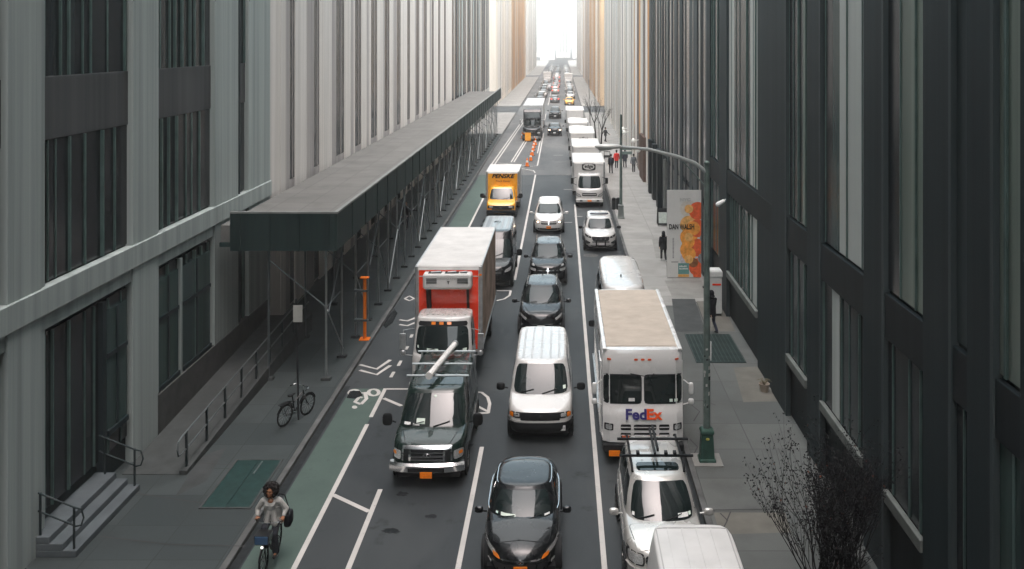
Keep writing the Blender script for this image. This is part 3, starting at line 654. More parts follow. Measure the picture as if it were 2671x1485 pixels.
def wheel(root, x, y, r=.34, w=.22, rim=RIM):
    k = (round(r, 2), round(w, 2))
    if k not in WHEEL:
        ty = MB().lathe([(r*.62, -w/2), (r*.93, -w/2), (r, -w*.32), (r, w*.32), (r*.93, w/2), (r*.62, w/2)], 24, 'x', closed=True).mesh('wheel')
        rm = MB().lathe([(.02, w*.36), (r*.2, w*.38), (r*.25, w*.3), (r*.55, w*.26), (r*.63, w*.46), (r*.63, -w*.46), (.02, -w*.40)], 20, 'x')
        for q in range(5):
            a = q*2*math.pi/5; rm.tube((w*.36, .05*math.cos(a), .05*math.sin(a)), (w*.38, r*.58*math.cos(a), r*.58*math.sin(a)), .03, 6)
        WHEEL[k] = (ty, rm.mesh('rim'))
    o = put('wheel', WHEEL[k][0], TYRE, root, loc=(x, y, r)); WHEEL[k][0].materials.clear(); WHEEL[k][0].materials.append(TYRE)
    c = put('rim', WHEEL[k][1], rim, o)
    if x < 0: c.rotation_euler = (0, 0, math.pi)
    return o
def mirror(root, x, y, z, mat, big=1.0, tall=1.0):
    s = 1 if x > 0 else -1
    o = put('mirror', MB().ell((x+s*.13*big, y, z), (.105*big, .06, .075*big*tall), e=3.2, n=16).tube((x-s*.06, y+.04, z-.06*tall), (x+s*.1, y+.02, z-.04), .022), mat, root)
    return o
def hood(P, t, q, rn, m):
    cx = sum(a for a, b in q)/4; cy = sum(b for a, b in q)/4
    o = put('hood', P.patch('t', q, .007, 16, 10, rn), m, t)
    put('hood_seam', P.patch('t', tuple((cx+(a-cx)*1.012+math.copysign(.008, a-cx), cy+(b-cy)+math.copysign(.012, b-cy)) for a, b in q), .002, 16, 10, rn), TRIM, o)
def plate(P, root, mat, x, z, w=.31, h=.16, ink=True, d='f'):
    p, n = P.hit(d, x, z); y = p.y-(.025 if d == 'f' else -.025)
    o = put('licence_plate', MB().cbox((x, y, z), (w, .012, h)), mat, root, smooth=0, bevel=.004)
    if ink:
        mb = MB(); r = random.Random(int(abs(x*100)+z*100+root.location.y*7))
        for k in range(6):
            wk = w*.10; cx = x-w*.36+k*w*.145; mb.cbox((cx, y-(.0075 if d == 'f' else -.0075), z), (wk*r.uniform(.6, 1), .003, h*r.uniform(.35, .5)))
        put('plate_mark', mb, PLINK, o, smooth=0)
def vehicle(name, label, cat, X, D, sp, rz=0, group=None):
    """a car, van or cab: one smooth body with a cabin on it; every window, lamp and panel is fitted onto that surface"""
    root = thing(name, label, cat, (X, D, 0), rz, group); B = Body(sp); bm_ = B.mesh(); cm = B.cabmesh(); pm = sp['paint']
    put('body', bm_, pm, root, merge=1e-4, smooth=50); put('cabin', cm, sp.get('cabpaint', pm), root, merge=1e-4, smooth=50)
    P = Proj(bm_, cm); P2 = Proj(bm_); hw = B.hw; L = B.L
    put('underbody', MB().box(-hw*.86, hw*.86, .35, L-.3, .14, B.zb+.1), CHAS, root, smooth=0)
    w = sp.get('ws', (.88, .10, .93)); ws = put('windshield', B.cabpatch('f', -w[0], w[0], w[1], w[2], taper=w[3] if len(w) > 3 else 0), GLASS, root)
    if sp.get('rear', True): put('rear_window', B.cabpatch('b', -.8, .8, .2, .88), GLASS, root)
    for f in 'lr':
        for a, b in sp.get('side', ((-.80, -.12), (-.08, .45), (.49, .80))): put('side_window', B.cabpatch(f, a, b, .16, .86, off=.005), SGLASS, root)
    if 'wheels' in sp:
        r_ = sp.get('wr', .34)
        for y in sp['wheels']:
            for s in (-1, 1):
                put('wheel_arch', MB().lathe([(.05, 0), (r_+.07, 0), (r_+.07, .05), (.05, .05)], 20, 'x', c=(s*(hw-.035) - (.05 if s < 0 else 0)+(.0 if s < 0 else 0), y, r_)), TRIM, root)
                wheel(root, s*(hw-.085), y, r_, .23)
    if sp.get('mirror'):
        mx, my, mz = sp['mirror'][:3]
        for s in (-1, 1): mirror(root, s*mx, my, mz, sp.get('mirmat', pm), *(sp['mirror'][3:]))
    if sp.get('wiper', True):
        q0 = [B.cab(-.7+k*.12, -1, .10+.03*k)+Vector((0, -.03, .02)) for k in range(5)]; q1 = [B.cab(.05+k*.12, -1, .10+.03*k)+Vector((0, -.03, .02)) for k in range(5)]
        put('wiper', MB().path(q0, .012, 6), TRIM, root); put('wiper', MB().path(q1, .012, 6), TRIM, root)
    return root, B, P, P2, ws
def lamp_pair(P, root, q, mat=LENS, name='headlight', sub=None, submat=AMBER, d='f', bezel=None):
    for qq in (q, mir(q)):
        o = put(name, P.patch(d, qq, .010), mat, root)
        if bezel is not None:
            cx = sum(a for a, b in qq)/4; cz = sum(b for a, b in qq)/4
            put('bezel', P.patch(d, tuple((cx+(a-cx)*1.14+math.copysign(.012, a-cx), cz+(b-cz)*1.2+math.copysign(.012, b-cz)) for a, b in qq), .004), bezel, o)
        if sub: put('indicator', P.patch(d, sub if qq is q else mir(sub), .016), submat, o)
def badge(P, root, x, z, r=.05, mat=CHROME, fl=.65):
    p, n = P.hit('f', x, z); mb = MB().lathe([(r*.72, -.012), (r, -.012), (r, .012), (r*.72, .012)], 20, 'y', closed=True).ell((0, 0, 0), (r*.2, .012, r*.7))
    mb.v = [(a+x, b+p.y-.012, c*fl+z) for a, b, c in mb.v]; put('emblem', mb, mat, root)
def papers(B, ws, spots):
    for a, b, t0, t1, m in spots: put('sticker', B.cabpatch('f', a, b, t0, t1, off=.010, nu=4, nv=2, rn=None), m, ws)
def roof_ribs(P, root, xs, y0, y1, mat, w=.035, name='roof_rib'):
    for x in xs: put(name, P.patch('t', ((x-w, y0), (x+w, y0), (x+w, y1), (x-w, y1)), .014, 2, 14, None), mat, root)
# -- black saloon, nearest in the middle lane
sp = dict(L=4.7, W=1.82, zs=[(0, .66), (.22, .76), (.75, .90), (1.15, .98), (2.2, .98), (3.7, 1.02), (4.3, 1.05), (4.7, .98)], bow=.34, n=4, paint=BLACK, crown=.05,
          cab=dict(b=(1.02, 4.05, .86), t=(1.84, 3.42, .665), z=1.46, n=5, bf=.32, tf=.14, br=.3, tr=.12), ws=(.86, .12, .92), wheels=(.9, 3.7), mirror=(.93, 1.5, 1.05), side=((-.78, -.05), (-.0, .7)))
t, B, P, P2, ws = vehicle('parked_car', 'black four-door saloon with a glossy bonnet, nearest car in the middle lane', 'car', -.93, 21.45, sp)
t.name = 'saloon_car'
lamp_pair(P2, t, ((.52, .60), (.84, .68), (.86, .76), (.60, .71)), sub=((.46, .575), (.62, .60), (.64, .68), (.52, .66)), bezel=TRIM)
put('grille_bar', P2.patch('f', rect(-.46, .46, .565, .60), .012, 12, 2), CHROME, t); badge(P2, t, 0, .575, .085)
put('grille', P2.patch('f', ((-.55, .27), (.55, .27), (.66, .50), (-.66, .50)), .008, 12, 4), TRIM, t)
for s in (-1, 1): put('fog_lamp', P2.patch('f', rect(s*.74-.05, s*.74+.05, .36, .44), .012), LENS, t)
plate(P2, t, PL_O, 0, .42); papers(B, ws, ((-.62, -.2, .16, .26, PAPER), (.62, .8, .14, .2, PL_W), (-.8, -.72, .17, .24, PAPER)))
hood(P2, t, ((-.62, .42), (.62, .42), (.74, 1.2), (-.74, 1.2)), 7, BLACK)
for s in (-1, 1):
    pts = [B.cab(s, v, 1.0)+Vector((s*.012, 0, .012)) for v in [-.85+k*.17 for k in range(11)]]; put('roof_trim', MB().path(pts, .012, 6), CHROME, t)
    pts = [B.cab(s, v, .1)+Vector((s*.015, 0, 0)) for v in [-.8+k*.16 for k in range(11)]]; put('window_trim', MB().path(pts, .013, 6), CHROME, t)
# -- dark green van with roof bars and a white tube
sp = dict(L=5.3, W=2.05, zb=.34, zs=[(0, 1.02), (.15, 1.13), (.5, 1.19), (.95, 1.26), (1.6, 1.26), (5.3, 1.26)], bow=.12, n=9, paint=DGREEN, rings=((0, .10, .10, .04), (.08, .03, .02, .0), (.3, 0, 0, 0), (.8, 0, .0, 0), (.93, .03, .03, .02), (.985, .06, .07, .04), (1, .09, .12, .06)),
          cab=dict(b=(.86, 5.28, .99), t=(1.72, 5.15, .83), z=2.12, n=9, bf=.12, tf=.07, br=.03, tr=.03, bulge=.02), ws=(.90, .10, .92), wheels=(1.0, 4.2), wr=.38, mirror=(1.12, 1.2, 1.42, 1.4, 1.7), mirmat=TRIM, side=((-.80, -.42), (-.36, .05), (.1, .45), (.5, .8)))
t, B, P, P2, ws = vehicle('delivery_van', 'dark green van with a chrome grille, roof bars and a white tube on top', 'van', -3.72, 26.3, sp)
t.name = 'work_van'
put('grille', P2.patch('f', rect(-.64, .64, .74, 1.03), .012, 12, 4, 12), TRIM, t)
fr = put('grille_frame', P2.patch('f', rect(-.68, .68, 1.03, 1.11), .022, 12, 2, None), CHROME, t)
for z in (.75, .84, .93): put('grille_bar', P2.patch('f', rect(-.46, .46, z, z+.03), .024, 10, 2, None), CHROME, t)
for s in (-1, 1): put('grille_post', P2.patch('f', rect(s*.47-.03, s*.47+.03, .73, 1.03), .022, 2, 6, None), CHROME, t); put('grille_post', P2.patch('f', rect(s*.67-.025, s*.67+.025, .73, 1.03), .022, 2, 6, None), CHROME, t)
badge(P2, t, 0, .885, .12, fl=.45)
lamp_pair(P2, t, rect(.73, .97, .76, 1.0), sub=rect(.86, .95, .86, .95))
put('bumper', MB().loft([[(x, y0+.16*(abs(x)/1.03)**3, z) for x in [-1.03+k*.1717 for k in range(13)]]+[(x, .22, z) for x in [1.03-k*.1717 for k in range(13)]] for y0, z in ((-.06, .44), (-.15, .48), (-.15, .64), (-.08, .70))]), CHROME, t)
put('bumper_slot', MB().box(-.5, .5, -.165, -.1, .50, .60), TRIM, t, smooth=0)
p_ = put('licence_plate', MB().cbox((0, -.17, .42), (.33, .02, .17)), PL_O, t, smooth=0, bevel=.004)
papers(B, ws, ((-.82, -.62, .12, .19, PL_W), (-.45, -.2, .16, .30, PAPER), (-.55, -.35, .12, .17, PL_W), (.0, .08, .82, .88, PAPER)))
hood(P2, t, ((-.6, .12), (.6, .12), (.8, .95), (-.8, .95)), 8, DGREEN)
roof_ribs(P, t, (-.5, -.17, .17, .5), 2.0, 5.0, DGREEN)
for y in (2.35, 3.4, 4.6):
    o = put('roof_bar', MB().tube((-.93, y, 2.27), (.93, y, 2.27), .032), ALU, t)
    for s in (-1, 1): put('bar_foot', MB().box(s*.8-.03, s*.8+.03, y-.04, y+.04, 2.06, 2.26), ALU, o, smooth=0)
tb = thing('plastic_tube', 'white plastic pipe strapped across the roof bars of the dark green van', 'pipe', (-3.72, 26.3, 0))
put('pipe', MB().tube((-.2, 2.05, 2.40), (.22, 4.9, 2.40), .095, 16), M('pvc_white', (.62, .61, .58), .4), tb)
put('end_cap', MB().tube((-.213, 1.95, 2.40), (-.198, 2.06, 2.40), .108, 16), M('pvc_white', (.62, .61, .58), .4), tb); put('end_cap', MB().tube((.217, 4.88, 2.40), (.232, 5.0, 2.40), .108, 16), ALU, tb)
# -- white panel van in the middle lane
EXPR = dict(L=5.4, W=2.0, zb=.36, zs=[(0, .93), (.12, 1.0), (.5, 1.14), (.95, 1.26), (1.5, 1.27), (5.4, 1.27)], bow=.12, n=9, paint=WHITE, rings=((0, .10, .10, .04), (.08, .03, .02, .0), (.3, 0, 0, 0), (.8, 0, .0, 0), (.93, .03, .03, .02), (.985, .06, .07, .04), (1, .09, .12, .06)),
          cab=dict(b=(.72, 5.38, .97), t=(1.50, 5.25, .82), z=2.10, n=9, bf=.12, tf=.07, br=.03, tr=.03, bulge=.02), ws=(.93, .08, .93), wheels=(.95, 4.3), wr=.36, mirror=(1.1, 1.1, 1.40, 1.3, 1.2), mirmat=TRIM, side=((-.80, -.45),), rear=False)
t, B, P, P2, ws = vehicle('panel_van', 'white panel van with ribbed roof and black grille in the middle lane', 'van', -.66, 29.1, EXPR)
put('grille', P2.patch('f', ((-.88, .79), (.88, .79), (.92, .955), (-.92, .955)), .010, 16, 4, 14), TRIM, t)
put('grille_mesh', P2.patch('f', rect(-.6, .6, .70, .93), .013, 12, 4, 14), M('grille_mesh', (.006, .006, .007), .7), t)
lamp_pair(P2, t, rect(.63, .80, .83, .93), sub=rect(.82, .93, .80, .93))
put('bumper', P2.patch('f', ((-.96, .37), (.96, .37), (.98, .66), (-.98, .66)), .05, 16, 4, 14, .05), TRIM, t)
put('bumper_strip', P2.patch('f', ((-.98, .67), (.98, .67), (.96, .73), (-.96, .73)), .03, 16, 2, None), WHITE, t)
badge(P2, t, .02, .87, .06, fl=.5); plate(P2, t, PL_W, .62, .50)
roof_ribs(P, t, (-.60, -.56, -.32, -.28, -.02, .02, .28, .32, .56, .60), 1.75, 5.1, M('seam_grey', (.35, .35, .34), .6), .007); papers(B, ws, ((.74, .84, .2, .3, PAPER),))
# -- step van with the two-colour lettering
FLEET = paint('white_fleet_paint', (.66, .65, .63), dirt=.15)
def step_van():
    WHITE = FLEET
    t = thing('step_van', 'tall white parcel delivery van with a beige roof and two square windscreens', 'van', (2.38, 27.8, 0)); hw = 1.22; L = 7.2
    mb = MB(); rings = []
    for z, y0, ins in ((.50, .10, .03), (.62, 0, .0), (1.30, .0, 0), (1.52, .06, 0), (1.66, .13, .0), (2.56, .22, .0), (2.66, .20, 0), (3.10, .25, .01), (3.22, .30, .05)):
        rings.append([(x, y, z) for x, y in (outl(u, v, y0, L-ins, hw-ins, 18, .05, .0) for u, v in PER)])
    mb.loft(rings); put('body', mb, WHITE, t, smooth=30); P = Proj(mb)
    put('roof', MB().box(-hw+.17, hw-.17, .62, L-.2, 3.15, 3.245), ROOFB, t, smooth=0, bevel=.01)
    for s in (-1, 1): put('roof_edge', MB().box(s*(hw-.105)-.065, s*(hw-.105)+.065, .35, L-.1, 3.18, 3.262), WHITE, t, smooth=0, bevel=.03)
    for s in (-1, 1):
        x0, x1 = sorted((s*.06, s*1.15)); put('windshield', P.patch('f', rect(x0, x1, 1.72, 2.50), .012, 10, 8, 12), GLASS, t)
        put('windshield_seal', P.patch('f', rect(x0-.03, x1+.03, 1.69, 2.53), .006, 10, 8, 12), TRIM, t)
        put('headlight', P.patch('f', rect(s*1.0-.13, s*1.0+.13, .96, 1.16), .008, 4, 4, 12), TRIM, t)
        o = put('headlight', P.patch('f', rect(s*1.0-.085, s*1.0+.085, .99, 1.13), .016, 4, 4, 8), LENS, t)
        put('wiper', MB().tube((s*.35-.02, .16, 2.57), (s*.2+.3*(s < 0), .12, 2.50), .012, 6), TRIM, t)
        m = put('mirror', MB().ell((s*1.42, .22, 2.12), (.07, .06, .17), e=4).ell((s*1.42, .22, 1.74), (.085, .06, .085), e=3).tube((s*1.2, .3, 2.35), (s*1.42, .24, 2.2), .016).tube((s*1.2, .3, 1.62), (s*1.42, .24, 1.7), .016), WHITE, t)
        put('side_door', MB().box(s*hw-.02, s*hw+.02, .75, 1.75, .62, 2.75), WHITE, t, smooth=0, bevel=.01)
        put('side_window', MB().box(s*(hw+.021)-.004, s*(hw+.021)+.004, .9, 1.6, 1.75, 2.55), SGLASS, t, smooth=0)
        put('side_rail', MB().box(s*(hw+.015)-.015, s*(hw+.015)+.015, 1.9, L-.1, .78, .9), ALUP, t, smooth=0)
        for y in (1.0, 5.3): wheel(t, s*1.02, y, .42, .26)
    for x0, x1 in ((-.66, -.36), (-.28, .38), (.46, .76)):
        for z0, z1 in ((.98, 1.14), (.76, .90)):
            g = put('grille', P.patch('f', rect(x0, x1, z0, z1), .010, 6, 4, 12), TRIM, t); put('grille_slat', P.patch('f', rect(x0+.01, x1-.01, (z0+z1)/2-.012, (z0+z1)/2+.012), .020, 6, 2, None), WHITE, g)
    for x in (-.98, -.2, 0, .2, 1.0): put('marker_lamp', P.patch('f', rect(x-.055, x+.055, 2.93, 2.985), .02, 2, 2, 8), M('red_amber_lens', (.62, .10, .03), .3), t)
    put('bumper', MB().box(-1.17, 1.17, -.12, .25, .40, .60), TRIM, t, smooth=0, bevel=.03); put('underbody', MB().box(-1, 1, .3, L-.2, .25, .52), CHAS, t, smooth=0)
    put('licence_plate', MB().cbox((-.85, -.135, .36), (.32, .02, .16)), PL_O, t, smooth=0)
    put('tow_lamp', MB().cbox((-.52, -.005, .80), (.2, .03, .05)), M('red_amber_lens', (.62, .10, .03), .3), t, smooth=0)
    z = 1.42; a = text_mesh('Fed', .40, bold=.014, sx=1.10); b = text_mesh('Ex', .40, bold=.014, sx=1.10)
    wa = max(v.co.x for v in a.vertices)-min(v.co.x for v in a.vertices); wb = max(v.co.x for v in b.vertices)-min(v.co.x for v in b.vertices)
    x0 = -(wa+wb)/2; 
    for me, cx, m in ((a, x0+wa/2, VINK), (b, x0+wa+wb/2+.005, VORG)):
        mn = min(v.co.x for v in me.vertices); mx = max(v.co.x for v in me.vertices)
        o = put('lettering', me, m, t, smooth=0, loc=(cx-(mn+mx)/2+.02, .005, z)); o.rotation_euler = (-R(12), 0, 0)
    put('sticker', P.patch('f', rect(-.42, -.24, 1.77, 1.86), .018, 2, 2, None), PL_W, t)
    for x in (.78, .92): put('sticker', P.patch('f', rect(x, x+.09, 1.75, 1.83), .018, 2, 2, None), PAPER, t)
step_van()
# -- silver estate with roof rack, parked in front of the step van
sp = dict(L=4.8, W=1.86, zb=.3, zs=[(0, .88), (.15, .97), (.6, 1.04), (1.15, 1.10), (2, 1.10), (4.8, 1.12)], bow=.16, n=7, paint=SILVER,
          cab=dict(b=(1.1, 4.75, .86), t=(1.98, 4.45, .67), z=1.82, n=7, bf=.2, tf=.1, br=.06, tr=.05), ws=(.92, .08, .93), wheels=(.85, 3.7), wr=.37, mirror=(.98, 1.55, 1.17, 1.1), side=((-.82, -.3), (-.26, .2), (.25, .8)))
t, B, P, P2, ws = vehicle('estate_car', 'silver off-road car with black roof rack, parked between the white vans', 'car', 2.36, 21.05, sp)
lamp_pair(P2, t, rect(.55, .86, .70, .88), bezel=TRIM); put('grille', P2.patch('f', rect(-.5, .5, .72, .88), .01, 10, 4, 10), TRIM, t)
for z in (.75, .81): put('grille_bar', P2.patch('f', rect(-.48, .48, z, z+.02), .018, 8, 2, None), CHROME, t)
put('bumper', P2.patch('f', ((-.9, .40), (.9, .40), (.92, .62), (-.92, .62)), .06, 16, 4, 12, .06), SILVER, t); plate(P2, t, PL_O, 0, .5)
put('sunroof', P.patch('t', rect(-.52, .52, 2.28, 2.72), .012, 10, 4, 9), GLASS, t); papers(B, ws, ((.42, .72, .14, .24, PL_W), (.74, .82, .16, .24, PAPER), (-.86, -.78, .14, .22, PL_W)))
for s in (-1, 1): put('roof_rail', MB().path([(s*.63, 2.25, 1.80), (s*.64, 2.4, 1.90), (s*.64, 4.2, 1.90), (s*.63, 4.4, 1.80)], .03), TRIM, t)
for y in (2.75, 3.75): put('rack_bar', MB().box(-.92, .92, y-.03, y+.03, 1.95, 2.0), TRIM, t, smooth=0)
put('ski_clamp', MB().box(-.06, -.01, 2.7, 4.25, 2.01, 2.07).box(.03, .08, 2.9, 4.4, 2.01, 2.09), TRIM, t, smooth=0)
put('ski_clamp', MB().box(-.5, -.42, 2.68, 2.82, 2.0, 2.08).box(.2, .28, 2.68, 2.82, 2.0, 2.08).box(.42, .5, 2.68, 2.82, 2.0, 2.08), TRIM, t, smooth=0)
roof_ribs(P, t, (-.35, -.1, .15, .4), 2.85, 4.2, SILVER, .02); hood(P2, t, ((-.66, .2), (.66, .2), (.8, 1.1), (-.8, 1.1)), 12, SILVER)
# -- white van at the very front
sp = dict(EXPR); sp['paint'] = M('dull_white_paint', (.56, .555, .54), .45, var=.08, scale=1.5, coat=.2); sp['L'] = 5.3
t, B, P, P2, ws = vehicle('cargo_van', 'white cargo van seen from above, cut off by the bottom of the view', 'van', 2.72, 15.0, sp)
roof_ribs(P, t, (-.5, -.2, .1, .4), 1.75, 5.0, sp['paint'], .02)
put('roof_seam', P.patch('t', rect(-.72, .72, 5.02, 5.05), .008, 10, 1, None), M('seam_grey', (.35, .35, .34), .6), t)
for s in (-1, 1): put('roof_gutter', P.patch('t', rect(s*.74-.012, s*.74+.012, 1.8, 5.05), .010, 1, 12, None), M('seam_grey', (.35, .35, .34), .6), t)
# -- sport utility cars and people carrier in the middle lane
SUV = dict(L=4.7, W=1.92, zb=.26, zs=[(0, .86), (.2, .98), (.7, 1.06), (1.2, 1.12), (2, 1.12), (4.7, 1.18)], bow=.26, n=5.5, paint=BLACK, crown=.05,
          cab=dict(b=(1.12, 4.68, .88), t=(2.05, 4.2, .66), z=1.72, n=5.5, bf=.28, tf=.14, br=.1, tr=.08), wheels=(.9, 3.75), wr=.37, mirror=(1.0, 1.5, 1.2, 1.15), side=((-.80, -.25), (-.2, .3), (.35, .8)))
def rails(t, hw, y0, y1, z, m): 
    for s in (-1, 1): put('roof_rail', MB().path([(s*hw, y0, z-.06), (s*hw, y0+.15, z+.02), (s*hw, y1-.15, z+.02), (s*hw, y1, z-.06)], .025), m, t)
t, B, P, P2, ws = vehicle('sport_utility_car', 'black sport utility car directly behind the white panel van, third in the middle lane', 'car', -.86, 39.4, SUV)
lamp_pair(P2, t, ((.62, .74), (.86, .86), (.86, .95), (.58, .84)), bezel=TRIM)
put('grille', P2.patch('f', ((-.48, .62), (.48, .62), (.60, .82), (-.60, .82)), .01, 10, 4, 6), TRIM, t); put('grille_frame', P2.patch('f', rect(-.5, .5, .60, .63), .018, 10, 1, None), CHROME, t); badge(P2, t, 0, .80, .06)
plate(P2, t, PL_W, 0, .5); roof_ribs(P, t, (-.4, -.15, .15, .4), 2.4, 4.0, BLACK, .02); rails(t, .64, 2.3, 4.1, 1.74, CHROME)
for s in (-1, 1): put('fog_lamp', P2.patch('f', ((s*.80-.03, .4), (s*.80+.03, .4), (s*.84+.03, .58), (s*.84-.03, .58)), .012), CHROME, t)
hood(P2, t, ((-.5, .3), (.5, .3), (.78, 1.2), (-.78, 1.2)), 7, BLACK); put('antenna', MB().tube((0, 4.0, 1.72), (0, 4.15, 1.86), .03, 6, .01), TRIM, t)
sp = dict(SUV); sp['L'] = 5.0
t, B, P, P2, ws = vehicle('sport_utility_car', 'black sport utility car with a chrome cross grille, fourth in the middle lane', 'car', -.70, 47.9, sp)
put('grille', P2.patch('f', rect(-.52, .52, .64, .90), .01, 10, 4, 10), TRIM, t); put('grille_bar', P2.patch('f', rect(-.54, .54, .76, .80), .02, 10, 1, None), CHROME, t); put('grille_bar', P2.patch('f', rect(-.03, .03, .64, .9), .02, 1, 6, None), CHROME, t); put('grille_frame', P2.patch('f', rect(-.52, .52, .61, .64), .02, 10, 1, None), CHROME, t)
lamp_pair(P2, t, rect(.60, .90, .74, .86)); lamp_pair(P2, t, ((.66, .95), (.82, .95), (.80, 1.02), (.70, 1.04)), name='marker_lamp')
plate(P2, t, PAPER, .02, .48); rails(t, .64, 2.3, 4.3, 1.74, CHROME); hood(P2, t, ((-.55, .3), (.55, .3), (.8, 1.2), (-.8, 1.2)), 8, BLACK)
roof_ribs(P, t, (-.35, 0, .35), 2.4, 4.1, BLACK, .02)
sp = dict(L=5.0, W=1.95, zb=.2, zs=[(0, .78), (.2, .92), (.6, 1.06), (.95, 1.15), (2, 1.15), (5.0, 1.15)], bow=.26, n=6, paint=WHITE,
          cab=dict(b=(.85, 4.98, .91), t=(1.95, 4.75, .70), z=1.72, n=6, bf=.28, tf=.14, br=.06, tr=.05), ws=(.95, .06, .95), wheels=(.9, 3.9), wr=.34, mirror=(1.0, 1.4, 1.16, 1.2, .8), side=((-.80, -.25), (-.2, .3), (.35, .8)))
t, B, P, P2, ws = vehicle('people_carrier', 'white people carrier with amber headlamps in the middle lane beside the police car', 'car', -.83, 60.8, sp)
lamp_pair(P2, t, rect(.62, .92, .70, .84), sub=rect(.62, .74, .715, .825), submat=LAMP, bezel=TRIM)
put('grille', P2.patch('f', rect(-.5, .5, .63, .82), .008, 10, 4, 12), TRIM, t); put('grille_bar', P2.patch('f', rect(-.5, .5, .72, .755), .02, 10, 1, None), WHITE, t); put('grille_bar', P2.patch('f', rect(-.03, .03, .63, .82), .018, 1, 4, None), CHROME, t)
put('lower_grille', P2.patch('f', ((-.78, .30), (.78, .30), (.84, .40), (-.84, .40)), .008, 12, 2, 10), TRIM, t); plate(P2, t, PL_O, 0, .46)
for s in (-1, 1): put('fog_lamp', P2.patch('f', rect(s*.74-.05, s*.74+.05, .32, .39), .016), LENS, t)
# -- white police car at the right kerb
sp = dict(SUV); sp.update(paint=WHITE, L=5.0, mirmat=TRIM); sp['cab'] = dict(SUV['cab'], t=(1.95, 4.5, .70))
t, B, P, P2, ws = vehicle('police_car', 'white utility car with roof light bar and black push bumper, parked at the right kerb', 'car', 2.28, 55.6, sp)
lamp_pair(P2, t, ((.56, .80), (.90, .86), (.90, .98), (.54, .90)), TRIM); lamp_pair(P2, t, rect(.66, .74, .85, .91), LENS, 'spot_lamp')
put('grille', P2.patch('f', ((-.46, .66), (.46, .66), (.54, .90), (-.54, .90)), .01, 10, 4, 12), TRIM, t); badge(P2, t, 0, .79, .07)
for s in (-1, 1): put('vent', P2.patch('f', tuple((s*a, b) for a, b in ((.62, .50), (.86, .44), (.86, .66), (.60, .58))), .01, 4, 3, 8), TRIM, t)
put('push_bumper', MB().box(-.5, .5, -.16, -.1, .62, .68).box(-.3, -.22, -.15, .1, .38, .80).box(.22, .3, -.15, .1, .38, .80).box(-.3, .3, -.155, -.105, .40, .46), TRIM, t, smooth=0, bevel=.01)
plate(P2, t, PL_W, .05, .46, ink=False); put('lower_grille', P2.patch('f', rect(-.6, .6, .3, .40), .01, 10, 2, 10), TRIM, t)
put('light_bar', MB().ell((0, 2.75, 1.80), (.58, .14, .06), e=4).tube((-.5, 2.75, 1.68), (.5, 2.75, 1.68), .03), M('light_bar_plastic', (.03, .035, .05), .15, coat=1), t)
# -- white passenger van with rounded roof, behind the step van
sp = dict(L=7.4, W=2.0, zb=.3, zs=[(0, 1.0), (.15, 1.1), (.45, 1.22), (.9, 1.3), (7.4, 1.3)], bow=.2, n=7, paint=WHITE, cab=dict(b=(.5, 7.38, .98), t=(1.35, 6.9, .80), z=2.88, n=6, bf=.2, tf=.15, br=.12, tr=.12, bulge=.05, crown=1.6),
          wheels=(1.0, 4.9), wr=.36, mirror=(1.08, 1.5, 1.45, 1.3, 1.3), mirmat=TRIM)
t, B, P, P2, ws = vehicle('passenger_van', 'white passenger van with a tall rounded roof, parked behind the parcel delivery van', 'van', 2.42, 35.25, sp)
lamp_pair(P2, t, rect(.6, .9, .85, 1.0)); put('grille', P2.patch('f', rect(-.5, .5, .75, .98), .01), TRIM, t); plate(P2, t, PL_W, 0, .5)
put('antenna', MB().ell((-.05, 2.9, 2.95), (.03, .09, .06)), TRIM, t)
for s in (-1, 1): put('roof_crease', P.patch('t', ((s*.66-.012, 1.6), (s*.66+.012, 1.6), (s*.58+.012, 6.4), (s*.58-.012, 6.4)), .008, 1, 12, None), M('seam_grey', (.35, .35, .34), .6), t)
# -- black high van behind the refrigerated truck
sp = dict(L=6.6, W=2.0, zb=.3, zs=[(0, 1.0), (.2, 1.12), (.75, 1.25), (1.2, 1.36), (6.6, 1.36)], bow=.22, n=8, paint=BLACK, cab=dict(b=(1.0, 6.58, .98), t=(2.0, 6.45, .84), z=2.55, n=9, bf=.18, tf=.1, br=.03, tr=.03, bulge=.03),
          wheels=(1.0, 5.0), wr=.36, mirror=(1.12, 1.5, 1.55, 1.4, 1.6), mirmat=TRIM, ws=(.9, .04, .72), side=((-.8, -.5), (-.45, .1), (.15, .75)))
t, B, P, P2, ws = vehicle('high_roof_van', 'black high-roof van half hidden behind the red-fronted refrigerated truck', 'van', -3.46, 47.2, sp)
lamp_pair(P2, t, ((.6, .84), (.92, .90), (.94, 1.08), (.66, .98))); put('grille', P2.patch('f', rect(-.5, .5, .72, .95), .01), TRIM, t); put('grille_bar', P2.patch('f', rect(-.5, .5, .82, .85), .02, 8, 1, None), CHROME, t)
roof_ribs(P, t, (-.6, -.3, 0, .3, .6), 2.6, 6.2, M('grey_roof_rib', (.3, .3, .3), .35, .5), .05); put('roof_panel', P.patch('t', rect(-.72, .72, 2.35, 6.3), .008, 8, 12, 14), M('grey_roof_panel', (.16, .165, .165), .3, .4, coat=.5), t)
